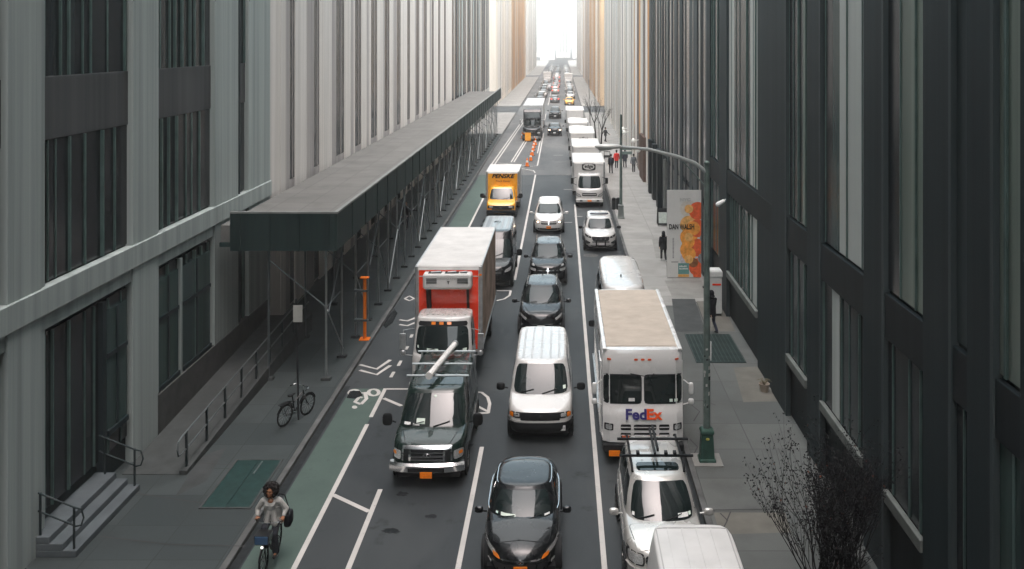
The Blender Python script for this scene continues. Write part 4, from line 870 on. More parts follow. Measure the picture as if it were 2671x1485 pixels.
# ---------------------------------------------------------------- lorries
def cargo_box(t, hw, y0, y1, z0, z1, skin=BOXW, roof=ROOFW, side=None, post=ALUP, front=None):
    side = side or skin
    put('cargo_box', MB().box(-hw+.03, hw-.03, y0+.03, y1-.03, z0, z1-.04), skin, t, smooth=0)
    put('box_roof', MB().box(-hw+.02, hw-.02, y0+.10, y1-.02, z1-.039, z1), roof, t, smooth=0, bevel=.012)
    put('front_cap', MB().loft([[(x, y0+dy, z1-.14) for x, dy in ((-hw+.05, 0), (hw-.05, 0), (hw-.05, .16), (-hw+.05, .16))], [(x, y0+dy, z1-.03) for x, dy in ((-hw+.06, .04), (hw-.06, .04), (hw-.06, .16), (-hw+.06, .16))], [(x, y0+dy, z1+.012) for x, dy in ((-hw+.1, .1), (hw-.1, .1), (hw-.1, .16), (-hw+.1, .16))]]), roof, t, smooth=60)
    for s in (-1, 1):
        put('corner_post', MB().path([(s*(hw-.05), y0+.06, z0), (s*(hw-.05), y0+.06, z1-.02)], .075, 10), post, t)
        put('side_panel', MB().box(s*(hw-.02)-.012, s*(hw-.02)+.012, y0+.14, y1-.06, z0+.12, z1-.08), side, t, smooth=0)
        put('side_rail', MB().box(s*(hw-.01)-.02, s*(hw-.01)+.02, y0+.05, y1-.02, z0-.02, z0+.118), post, t, smooth=0, bevel=.01)
        put('roof_rail', MB().box(s*(hw-.02)-.03, s*(hw-.02)+.03, y0+.08, y1-.02, z1-.078, z1+.012), post, t, smooth=0, bevel=.015)
    put('chassis', MB().box(-.55, .55, y0-1.6, y1-.2, .55, .8).box(-hw+.1, hw-.1, y1-.12, y1-.02, .5, .62), CHAS, t, smooth=0)
    put('rear_door', MB().box(-hw+.08, hw-.08, y1-.029, y1+.01, z0+.05, z1-.1), skin, t, smooth=0)
    if front is not None: put('front_panel', MB().box(-hw+.13, hw-.13, y0+.005, y0+.028, z0+.1, z1-.145), front, t, smooth=0)
def duals(t, hw, y, r=.42):
    for s in (-1, 1): wheel(t, s*(hw-.18), y, r, .30); wheel(t, s*(hw-.50), y, r, .26)
CABOVER = dict(L=1.75, W=2.0, zb=.45, zs=[(0, 1.22), (.12, 1.34), (.3, 1.42), (1.75, 1.42)], bow=.14, n=8, paint=WHITE, rings=((0, .06, .06, .02), (.08, .02, .01, .0), (.3, 0, 0, 0), (.8, 0, .02, 0), (.93, .02, .05, .02), (.985, .03, .08, .02), (1, .06, .12, .03)),
    cab=dict(b=(.14, 1.74, .97), t=(.62, 1.70, .84), z=2.42, n=8, bf=.12, tf=.08, br=.0, tr=.0, bulge=.02), ws=(.93, .06, .90), rear=False, wheels=(.75,), wr=.4, side=((-.75, .55),))
# -- white cab-over with refrigerated red-fronted box
sp = dict(CABOVER); sp.update(L=1.9, W=2.12); sp['cab'] = dict(CABOVER['cab'], b=(.12, 1.88, 1.03), t=(.55, 1.82, .93), z=2.72); sp['zs'] = [(0, 1.38), (.12, 1.5), (.3, 1.58), (1.9, 1.58)]; sp['ws'] = (.95, .03, .80)
t, B, P, P2, ws = vehicle('refrigerated_truck', 'white cab truck with a red-fronted refrigerated box and rusty side', 'truck', -4.12, 32.6, sp)
put('visor_band', B.cabpatch('f', -.95, .95, .80, .93, off=.012, nu=14, nv=2, rn=12), TRIM, t)
for a in (-.33, -.05, .23): put('marker_lamp', B.cabpatch('f', a-.08, a+.08, .84, .92, off=.035, nu=3, nv=2), AMBER, t)
papers(B, ws, ((-.5, -.12, .10, .22, PAPER), (-.86, -.8, .2, .27, PAPER), (.1, .28, .05, .07, PL_W), (.7, .85, .12, .2, PAPER)))
for k in range(9): put('roof_rib', P.patch('t', ((-.82+k*.19, .85), (-.74+k*.19, .85), (-.74+k*.19, 1.6), (-.82+k*.19, 1.6)), .02, 2, 6, None), WHITE, t)
put('grille', P2.patch('f', rect(-.7, .7, .85, 1.15), .01), TRIM, t); lamp_pair(P2, t, rect(.74, .98, .78, 1.0)); put('bumper', MB().box(-1.08, 1.08, -.16, .2, .42, .70), WHITE, t, smooth=0, bevel=.04)
for s in (-1, 1):
    put('mirror', MB().path([(s*1.0, .5, 2.35), (s*1.32, .2, 2.38), (s*1.34, .18, 1.55), (s*1.02, .4, 1.45)], .018, 6).cbox((s*1.34, .16, 2.02), (.20, .07, .52)).ell((s*1.33, .16, 1.62), (.1, .06, .1)), ALUP, t, bevel=.01)
    put('step', MB().box(s*1.0-.1, s*1.0+.1, .2, 1.3, .40, .62), WHITE, t, smooth=0, bevel=.03)
cargo_box(t, 1.21, 2.15, 9.5, 1.0, 4.12, side=RUST, front=REDP); duals(t, 1.21, 7.3)
u = put('cooling_unit', MB().loft([[(x, y, z) for x, y in ((-.86, 2.14), (.86, 2.14), (.84, 1.78), (.76, 1.72), (-.76, 1.72), (-.84, 1.78))] for z in (3.38,)]+[[(x, y, z) for x, y in ((-.88, 2.14), (.88, 2.14), (.88, 1.72), (.80, 1.65), (-.80, 1.65), (-.88, 1.72))] for z in (3.46, 3.88)]+[[(x, y, 3.94) for x, y in ((-.84, 2.14), (.84, 2.14), (.84, 1.76), (.76, 1.70), (-.76, 1.70), (-.84, 1.76))]]), BOXW, t, smooth=0, bevel=.03)
for s in (-1, 1):
    for z in (3.64, 3.71, 3.78): put('vent_slot', MB().cbox((s*.56, 1.645, z), (.38, .02, .028)), TRIM, u, smooth=0)
put('fan_opening', MB().box(-.70, -.22, 1.78, 2.08, 3.935, 3.95).box(-.1, .40, 1.78, 2.08, 3.935, 3.95).box(.46, .70, 1.82, 2.05, 3.935, 3.95), TRIM, u, smooth=0)
for q in ((-.6, -.25), (0, .3), (.46, .68)): put('fan_pipe', MB().tube((q[0], 1.85, 3.97), (q[1], 1.95, 3.97), .03), ALUP, u)
put('lettering', text_mesh('THERMO KING', .11, sx=1.0), M('grey_ink', (.36, .36, .35), .5), u, smooth=0, loc=(0, 1.645, 3.79)); put('emblem', text_mesh('T', .13, bold=.006), INK, u, smooth=0, loc=(.05, 1.645, 3.64))
for s, w in ((-.72, .09), (.70, .05)): put('hose', MB().path([(s, 2.10, 3.4), (s+.02, 2.06, 2.8), (s+.04, 2.1, 2.3)], w, 8), M('rusty_hose', (.05, .03, .025), .8), t)
put('panel_line', MB().box(-1.07, 1.07, 2.148, 2.153, 3.74, 3.77), BOXW, t, smooth=0)
put('marker_lamp', MB().cbox((1.16, 2.09, 3.82), (.10, .05, .06)), AMBER, t, smooth=0)
# -- yellow rental truck
sp = dict(EXPR); sp.update(L=2.6, W=2.0, paint=YEL, wheels=(.95,)); sp['zs'] = [(0, .93), (.12, 1.0), (.5, 1.12), (.95, 1.22), (2.6, 1.22)]; sp['cab'] = dict(EXPR['cab'], b=(.78, 2.58, .96), t=(1.45, 2.5, .80), z=2.02)
t, B, P, P2, ws = vehicle('rental_truck', 'yellow-fronted rental box truck with black lettering on the left side of the street', 'truck', -4.22, 66.0, sp)
put('grille', P2.patch('f', ((-.9, .66), (.9, .66), (.92, .94), (-.92, .94)), .01, 12, 4, 14), TRIM, t); lamp_pair(P2, t, rect(.55, .8, .80, .92)); badge(P2, t, 0, .80, .07)
put('bumper', MB().box(-.98, .98, -.14, .15, .42, .64), TRIM, t, smooth=0, bevel=.04); put('indicator', P2.patch('f', rect(-.88, -.6, .67, .75), .02), AMBER, t)
cargo_box(t, 1.18, 2.15, 6.2, .85, 3.02, post=ALUP, front=YEL); duals(t, 1.18, 4.9, .38); put('lettering', text_mesh('PENSKE', .40, bold=.016, sx=1.15, shear=.3), INK, t, smooth=0, loc=(.0, 2.15, 2.68))
put('lettering', text_mesh('Truck Rental', .20, bold=.004, shear=.3), M('brown_ink', (.3, .10, .02), .5), t, smooth=0, loc=(0, 2.15, 2.33))
mirror(t, -1.18, 1.25, 1.45, TRIM, 1.5, 1.4); mirror(t, 1.12, 1.25, 1.45, TRIM, 1.5, 1.4)
# -- white box trucks in a row along the right kerb
def box_truck(label, X, D, hw, z1, y1, cab=True, z0=.95):
    t, B, P, P2, ws = vehicle('box_truck', label, 'truck', X, D, dict(CABOVER), group='white box trucks along the right kerb')
    put('grille', P2.patch('f', rect(-.55, .55, .86, 1.08), .01, 8, 4, 12), TRIM, t); put('grille_bar', P2.patch('f', rect(-.5, .5, .95, 1.0), .02, 8, 1, None), WHITE, t)
    lamp_pair(P2, t, ((.62, .82), (.94, .86), (.96, 1.08), (.70, .94)), bezel=TRIM); put('bumper', MB().box(-1.0, 1.0, -.12, .2, .42, .66), WHITE, t, smooth=0, bevel=.04)
    for s in (-1, 1): put('fog_lamp', MB().cbox((s*.62, -.125, .54), (.2, .03, .09)), TRIM, t, smooth=0)
    put('licence_plate', MB().cbox((0, -.13, .54), (.3, .02, .12)), PL_O, t, smooth=0)
    for s in (-1, 1): put('mirror', MB().cbox((s*1.28, .35, 1.95), (.20, .1, .42)).tube((s*.95, .5, 2.2), (s*1.26, .37, 2.1), .02).tube((s*.95, .5, 1.6), (s*1.26, .37, 1.8), .02), TRIM, t, bevel=.03)
    cargo_box(t, hw, 1.95, y1, z0, z1); duals(t, hw, y1-2.2, .4); return t
t = box_truck('white box truck with a black oval emblem on its box, first of the row', 2.06, 70.6, 1.22, 3.12, 8.2)
def ringtext(t, y, z):
    mb = MB(); 
    def rr(hx, hz, e, n=40): return [(hx*math.copysign(abs(math.cos(a))**(2/e), math.cos(a)), hz*math.copysign(abs(math.sin(a))**(2/e), math.sin(a))) for a in (2*math.pi*k/n for k in range(n))]
    o, i = rr(.52, .29, 5), rr(.43, .225, 2); n = len(o)
    mb.add([(a, y-.006, z+b) for a, b in o]+[(a, y-.006, z+b) for a, b in i]+[(a, y+.01, z+b) for a, b in o], [(k, (k+1) % n, n+(k+1) % n, n+k) for k in range(n)]+[(k, (k+1) % n, 2*n+(k+1) % n, 2*n+k) for k in range(n)])
    put('emblem', mb, INK, t, smooth=0); put('lettering', text_mesh('edge', .34, bold=.012), INK, t, smooth=0, loc=(0, y, z+.03))
ringtext(t, 1.975, 2.78)
box_truck('plain white box truck parked directly behind the one with the oval emblem', 2.12, 80.6, 1.22, 3.25, 8.6)
t = box_truck('white box truck with small black and orange lettering, third of the row', 2.02, 92.2, 1.25, 3.3, 9.4)
put('lettering', text_mesh('miller', .40, bold=.012), INK, t, smooth=0, loc=(.12, 1.972, 2.74)); put('swoosh', MB().path([(-.4, 1.975, 2.5), (-.1, 1.975, 2.56), (.2, 1.975, 2.5), (.5, 1.975, 2.56)], [.02, .045, .04, .01], 6), M('orange_swoosh', (.8, .28, .04), .5), t)
box_truck('low white box truck between two taller ones, fourth of the row', 1.95, 111.5, 1.2, 2.7, 8.3, z0=.8)
box_truck('white box truck at the far end of the row before the crossing', 1.75, 123.5, 1.2, 3.3, 9.5)
# -- black articulated lorry
def semi():
    t = thing('articulated_lorry', 'black long-nosed lorry with a pale trailer behind the orange cones', 'truck', (-3.72, 117.5, 0))
    sp = dict(L=3.2, W=2.3, zb=.5, zs=[(0, 1.35), (.2, 1.5), (1.0, 1.68), (1.9, 1.78), (3.2, 1.8)], bow=.3, n=5, paint=BLACK, cab=dict(b=(1.8, 3.2, 1.05), t=(2.1, 3.2, 1.0), z=2.75, n=8, bf=.15, tf=.1))
    B = Body(sp); bm_ = B.mesh(); cm = B.cabmesh(); put('hood', bm_, BLACK, t, merge=1e-4, smooth=50); put('cabin', cm, BLACK, t, merge=1e-4, smooth=50); P = Proj(bm_)
    put('windshield', B.cabpatch('f', -.9, .9, .08, .85), GLASS, t); put('grille', P.patch('f', rect(-.45, .45, .75, 1.4), .012), TRIM, t)
    for k in range(2): put('grille_slat', P.patch('f', rect(-.42, .42, .85+k*.3, .87+k*.3), .02, 6, 1, None), CHROME, t)
    lamp_pair(P, t, rect(.72, 1.05, .95, 1.15), LENS); put('indicator', P.patch('f', rect(-1.08, -.85, .85, .98), .02), AMBER, t)
    put('bumper', MB().loft([[(x, -.15+.25*(abs(x)/1.2)**3, z) for x in [-1.2+k*.2 for k in range(13)]]+[(1.2, .4, z), (-1.2, .4, z)] for z in (.38, .68)]), CHROME, t)
    put('sleeper', MB().loft([[(x, y, z) for x, y in ((-1.12, 2.9+o), (1.12, 2.9+o), (1.12, 5.0), (-1.12, 5.0))] for z, o in ((.9, 0), (2.7, 0), (3.4, .12), (3.75, .4))]), BLACK, t, smooth=0, bevel=.08)
    put('sleeper_window', MB().add([(-.9, 2.90, 2.78), (.9, 2.90, 2.78), (.86, 2.99, 3.32), (-.86, 2.99, 3.32)], [(0, 1, 2, 3)]), SGLASS, t, smooth=0)
    for s in (-1, 1): put('mirror', MB().cbox((s*1.45, 2.0, 2.2), (.2, .12, .6)).tube((s*1.1, 2.2, 2.4), (s*1.45, 2.0, 2.4), .03), CHROME, t, bevel=.02); wheel(t, s*1.0, 1.1, .5, .3); wheel(t, s*1.0, 4.6, .5, .5)
    put('sun_visor', MB().box(-1.0, 1.0, 1.85, 2.05, 2.6, 2.72), BLACK, t, smooth=0)
    put('trailer', MB().box(-1.28, 1.28, 6.2, 22, 1.1, 4.05), M('trailer_grey', (.42, .43, .43), .5, var=.1), t, smooth=0, bevel=.03); put('trailer_chassis', MB().box(-.5, .5, 3, 21, .6, 1.09), CHAS, t, smooth=0)
    for y in (18.8, 20.2):
        for s in (-1, 1): wheel(t, s*1.05, y, .5, .45)
semi()
# -- far cars: plain shapes with windows, lamps and wheels; copies down the street
SED = dict(L=4.6, W=1.82, zs=[(0, .68), (.22, .78), (.8, .92), (1.25, 1.0), (2.2, 1.0), (3.7, 1.02), (4.3, 1.06), (4.6, 1.0)], bow=.3, n=4.5, paint=GREYP, cab=dict(b=(1.1, 4.1, .86), t=(2.0, 3.35, .62), z=1.46, n=4.5, bf=.3, tf=.12, br=.28, tr=.1), wheels=(.9, 3.65), mirror=(.93, 1.6, 1.06), side=((-.78, -.05), (0, .7)))
def simple(name, label, X, D, base, col, rz=0, lit=None, group=None, cat='car'):
    sp = dict(base); sp['paint'] = col; sp['wiper'] = False
    t, B, P, P2, ws = vehicle(name, label, cat, X, D, sp, rz, group); zn = base['zs'][0][1]; hw = B.hw
    lamp_pair(P2, t, rect(hw*.62, hw*.92, zn-.12, zn), lit or LENS); put('grille', P2.patch('f', rect(-.45, .45, zn-.25, zn-.05), .01), TRIM, t); plate(P2, t, PL_W, 0, zn-.4, ink=False)
    zr = base['zs'][-1][1]; lamp_pair(P2, t, rect(hw*.62, hw*.94, zr-.3, zr-.1), REDL, 'tail_lamp', d='b'); put('bumper', P2.patch('f', rect(-.8, .8, .25, .38), .01), TRIM, t)
    plate(P2, t, PL_W, 0, zr-.35, ink=False, d='b'); return t
MINI = dict(SUV, L=3.9, W=1.8); MINI['cab'] = dict(SUV['cab'], t=(1.9, 3.5, .66), b=(1.1, 3.88, .84), z=1.5)
MINI['wheels'] = (.75, 3.1)
simple('small_car', 'small black car with orange-lit headlamps beside the cones in the middle lane', -.92, 124.0, MINI, BLACK, lit=LAMP)
simple('sport_utility_car', 'black sport utility car just before the crossing in the middle lane', -1.05, 152, SUV, BLACK, lit=LENS)
t = simple('taxi', 'yellow taxi waiting in the right lane just past the crossing', 1.5, 184, SED, TAXI, cat='taxi'); put('roof_sign', MB().cbox((0, 2.7, 1.56), (.5, .16, .14)), PL_W, t, bevel=.03, smooth=0)
simple('saloon_car', 'dark car with red tail lamps, first past the crossing in the middle lane', -1.35, 196, SED, GREYP, math.pi)
simple('saloon_car', 'grey car with red tail lamps, farther up the middle lane past the taxi', -1.5, 229, SED, SILVER, math.pi)
GP = 'cars lost in the haze far up the street'
r = random.Random(5)
protos = [simple('distant_car', 'distant car in the hazy traffic beyond the taxi', -4.4, 187, SED, GREYP, 0, None, GP), simple('distant_car', 'distant car in the hazy traffic beyond the taxi', -4.4, 193.5, SUV, BLACK, 0, None, GP),
          simple('distant_car', 'distant car in the hazy traffic beyond the taxi', 1.9, 205, SED, WHITE, 0, None, GP), simple('distant_car', 'distant car in the hazy traffic beyond the taxi', -4.4, 200, SUV, SILVER, 0, None, GP)]
for y in [q for q in range(207, 330, 7) if not 272 < q < 292]: dup(r.choice(protos), (-4.3+r.uniform(-.15, .15), y+r.uniform(-.4, .4), 0))
for y in [q for q in range(213, 330, 7) if not 261 < q < 278]: dup(r.choice(protos[1:]), (1.95+r.uniform(-.2, .2), y+r.uniform(-.4, .4), 0))
for y in range(242, 420, 9): dup(r.choice(protos), (-1.5+r.uniform(-.2, .2), y+r.uniform(-1, 1), 0), math.pi if y < 330 else 0)
for y in range(350, 440, 8):
    for x in (-4.3, 1.9): dup(r.choice(protos), (x, y, 0))
simple('sport_utility_car', 'dark car with brake lamps in the middle distance left of the tail-lit grey car', -3.1, 243, SUV, GREYP, math.pi)
def farbox(label, X, D, m):
    t = thing('far_truck', label, 'truck', (X, D, 0)); put('cab', MB().loft([[(x, y, z) for x, y in ((-.95, y0), (.95, y0), (.95, 1.7), (-.95, 1.7))] for z, y0 in ((.5, 0), (1.3, .05), (2.2, .4))]), m, t, smooth=0, bevel=.05)
    put('windshield', MB().add([(-.85, .095, 1.4), (.85, .095, 1.4), (.8, .36, 2.1), (-.8, .36, 2.1)], [(0, 1, 2, 3)]), GLASS, t, smooth=0)
    cargo_box(t, 1.2, 1.8, 8, .9, 3.2, skin=m)
    for s in (-1, 1): wheel(t, s*.85, .7, .4, .25)
farbox('pale box truck standing in the haze beyond the yellow taxi on the right', 1.9, 268, BOXW); farbox('pale box truck in the haze on the left beyond the crossing', -4.3, 282, BOXW)
# ---------------------------------------------------------------- people
SKIN = M('skin_brown', (.26, .12, .065), .55, var=.1, scale=8); SKIN2 = M('skin_light', (.42, .27, .2), .55, var=.08, scale=8)
HAIR = M('black_hair', (.012, .010, .010), .6, var=.4, scale=30); CBLK = M('black_cloth', (.012, .013, .016), .85, var=.3, scale=12); CRED = M('red_cloth', (.55, .025, .02), .8, var=.2, scale=12)
CNAVY = M('navy_cloth', (.03, .035, .05), .85, var=.25, scale=12); CTRS = M('dark_trousers', (.022, .024, .030), .85, var=.25, scale=10); SHOE = M('shoe_leather', (.03, .03, .03), .5); SHOEP = M('pale_shoe', (.42, .42, .4), .6)
def weave():
    m, t, b = nt('pale_woven_coat'); tc = t.nodes.new('ShaderNodeTexCoord'); w = N(t, 'ShaderNodeTexWave', Scale=14.0, Distortion=2.5); w.bands_direction = 'X'; w.inputs['Detail Scale'].default_value = 2
    t.links.new(tc.outputs['Object'], w.inputs[0]); f = noise(t, 22, 3)
    c = mixc(t, w.outputs[0], (.27, .27, .25), (.50, .49, .46)); t.links.new(mixc(t, ramp(t, f, .35, .75), c, (.40, .39, .37)), b.inputs['Base Color']); b.inputs['Roughness'].default_value = .9
    bn = N(t, 'ShaderNodeBump', Strength=.5, Distance=.01); t.links.new(w.outputs[0], bn.inputs['Height']); t.links.new(bn.outputs[0], b.inputs['Normal']); return m
def fuse(mb, vox, smooth=4):
    """all overlapping limbs grown together into one continuous skin"""
    me = mb.mesh('tmp', 0); o = bpy.data.objects.new('tmp', me); COL.objects.link(o)
    m = o.modifiers.new('r', 'REMESH'); m.mode = 'VOXEL'; m.voxel_size = vox
    q = o.modifiers.new('s', 'SMOOTH'); q.iterations = smooth; q.factor = .5
    out = bpy.data.meshes.new_from_object(o.evaluated_get(bpy.context.evaluated_depsgraph_get())); bpy.data.objects.remove(o)
    out.polygons.foreach_set('use_smooth', [True]*len(out.polygons)); return out
def hand(mb, wrist, d, side, curl=.5, k=1.0):
    """palm, four unequal bent fingers and a thumb from the side of the palm; d = direction the hand points, side = thumb side"""
    d = Vector(d).normalized(); s = Vector(side); s = (s-d*s.dot(d)).normalized(); n = d.cross(s); w = Vector(wrist)
    for q in (-.028, 0, .028): mb.capsule(w+d*.015*k+s*q*.6*k, w+d*.085*k+s*q*k, .016*k, .014*k, 8)
    for q, L_ in ((.033, .072), (.011, .082), (-.011, .076), (-.033, .058)):
        p = w+d*.085*k+s*q*k; a = d
        for seg, rr in ((.42, .0095), (.32, .0085), (.26, .0075)):
            a = (a*math.cos(curl*.75)+n*math.sin(curl*.75)).normalized(); e = p+a*L_*seg*k; mb.capsule(p, e, rr*k, rr*.92*k, 8); p = e
    p = w+d*.03*k+s*.03*k; e = p+(d*.5+s*.75+n*.15).normalized()*.045*k; mb.capsule(p, e, .013*k, .011*k, 8); mb.capsule(e, e+(d*.9+s*.2+n*.3).normalized()*.032*k, .011*k, .009*k, 8)
def head(mb, c, k=1.0, yaw=0.0):
    c = Vector(c); m = MB()
    m.ell((0, .012, .03), (.077, .096, .105), 16, 10).ell((0, -.03, -.05), (.056, .062, .068), 14, 8).ell((0, -.082, -.085), (.028, .022, .022), 10, 6)
    m.capsule((0, -.094, .02), (0, -.112, -.022), .010, .015, 8).ell((0, -.078, .045), (.06, .022, .014), 10, 6)
    for s in (-1, 1): m.ell((s*.078, .012, -.005), (.012, .022, .033), 8, 6); m.ell((s*.042, -.062, -.022), (.026, .026, .024), 8, 6)
    m.ell((0, -.092, -.055), (.027, .012, .011), 10, 6)
    m.xform(Matrix.Translation(c) @ Matrix.Rotation(yaw, 4, 'Z') @ Matrix.Diagonal((k, k, k, 1))); mb.add(m.v, m.f)
def walker(label, X, D, rz, h, coat, trousers, step=.3, hood=False, shoe=SHOE, arm=.18, hat=None, coat_len=.52, bag=None, hairm=HAIR, z=KZ):
    k = h/1.75; t = thing('person', label, 'person', (X, D, z), rz); mb = MB()
    hp = .93; sh = 1.43; A = {'hipL': (.09, 0, hp), 'hipR': (-.09, 0, hp)}
    kl, kr = (.095, -step*.62, .50), (-.095, step*.05, .49); fl, fr = (.10, -step*.75, .085), (-.10, step*.95, .14)
    for hpj, kn, ft in ((A['hipL'], kl, fl), (A['hipR'], kr, fr)):
        mb.capsule(hpj, kn, .082, .056).capsule(kn, ft, .054, .038).capsule(ft, (ft[0], ft[1]-.13, ft[2]-.05), .038, .030)
    mb.capsule((0, 0, hp+.02), (0, .0, 1.12), .135, .12).capsule((0, 0, 1.12), (0, 0, 1.34), .125, .14).capsule((-.13, .0, sh-.02), (.13, .0, sh-.02), .075, .075).capsule((0, 0, sh), (0, -.015, sh+.13), .055, .05)
    arms = []
    for s in (-1, 1):
        S_ = Vector((s*.185, 0, sh-.02)); E_ = S_+Vector((s*.055, s*arm*.6+.03, -.28)); W_ = E_+Vector((s*.01, s*arm*.9-.08, -.235)); arms.append((S_, E_, W_))
        mb.capsule(S_, E_, .052, .042).capsule(E_, W_, .041, .028); hand(mb, W_, W_-E_+Vector((0, -.05, 0)), (-s*.3, -1, 0), .55)
    head(mb, (0, -.03, sh+.235))
    sc = Matrix.Diagonal((k, k, k, 1)); me = fuse(mb, .0085); me.transform(sc); put('body', me, SKIN2, t, smooth=0)
    c = MB().capsule((0, 0, sh-.5), (0, 0, 1.32), .165, .165, 14).capsule((-.15, .0, sh-.035), (.15, .0, sh-.035), .088, .088).capsule((0, .0, sh+.01), (0, -.01, sh+.05), .075, .07)
    c.loft([[(x*.20*w, y*.155*w, zz) for x, y in [(math.cos(q*math.pi/8), math.sin(q*math.pi/8)) for q in range(16)]] for zz, w in ((sh-coat_len-.12, 1.05), (sh-.35, .95), (sh-.15, .98))])
    for S_, E_, W_ in arms: c.capsule(S_, E_, .070, .060).capsule(E_, W_+(E_-W_).normalized()*.02, .058, .045)
    if hood: c.ell((0, -.0, sh+.24), (.115, .125, .145)).ell((0, .03, sh+.12), (.13, .12, .09))
    me = fuse(c, .011); me.transform(sc); put('coat', me, coat, t, smooth=0)
    q = MB().capsule((0, 0, hp+.06), (0, 0, hp-.02), .145, .135)
    for hpj, kn, ft in ((A['hipL'], kl, fl), (A['hipR'], kr, fr)): q.capsule(hpj, kn, .094, .070).capsule(kn, (ft[0], ft[1], ft[2]+.02), .068, .058)
    me = fuse(q, .011); me.transform(sc); put('trousers', me, trousers, t, smooth=0)
    for ft in (fl, fr): 
        o = MB().capsule((ft[0], ft[1]+.03, ft[2]-.02), (ft[0], ft[1]-.15, ft[2]-.048), .05, .042); me = fuse(o, .011); me.transform(sc); put('shoe', me, shoe, t, smooth=0)
    if not hood:
        o = MB().ell((0, .005, sh+.285), (.088, .105, .095)).ell((0, .05, sh+.23), (.082, .07, .10)); me = fuse(o, .011); me.transform(sc); put('hair', me, hairm, t, smooth=0)
    if hat is not None:
        o = MB().ell((0, .0, sh+.31), (.10, .12, .085)); me = fuse(o, .011); me.transform(sc); put('hat', me, hat, t, smooth=0)
    if bag is not None:
        o = MB().ell((.0, .19, 1.2), (.15, .09, .22), e=3); me = fuse(o, .012); me.transform(sc); put('backpack', me, bag, t, smooth=0)
    return t
def at(px, py): return gp(px, py, KZ)
x, d = at(1669, 657); walker('person in a black hooded coat walking past the tall white banner', x, d, math.pi, 1.62, CBLK, CBLK, .34, True, SHOEP, .12, coat_len=.60)
x, d = at(1790, 838); walker('person in dark coat behind the near lamp post on the right pavement', x, d, math.pi+.35, 1.74, CBLK, CNAVY, .3, True, SHOE, .3, coat_len=.6)
x, d = at(1537, 437); walker('person in a black jacket carrying a backpack, left of the one in red', x, d, math.pi, 1.76, CBLK, CTRS, .3, False, SHOE, .25, bag=CNAVY)
x, d = at(1551, 424); walker('person in a bright red jacket with a dark hat on the right pavement', x, d, math.pi-.1, 1.72, CRED, CTRS, .26, False, SHOE, .2, hat=CBLK, coat_len=.55)
x, d = at(1572, 422); walker('person in a dark navy coat just right of the far lamp post', x, d, math.pi, 1.74, CNAVY, CTRS, .3, False, SHOE, .2, coat_len=.65)
x, d = at(1594, 434); walker('person in grey and black close to the dark shop wall', x, d, math.pi-.2, 1.7, M('grey_cloth', (.10, .11, .12), .85, var=.3, scale=12), CTRS, .2, False, SHOE, .2)
x, d = at(1523, 357); walker('person in black standing farthest away, near the young bare tree', x, d, math.pi/2+.5, 1.74, CBLK, CBLK, .16, False, SHOE, .25, coat_len=.56)
x, d = -10.1, 62; walker('person in dark clothes walking under the scaffold shed', x, d, 0, 1.72, CBLK, CTRS, .3, False, SHOE, .2)
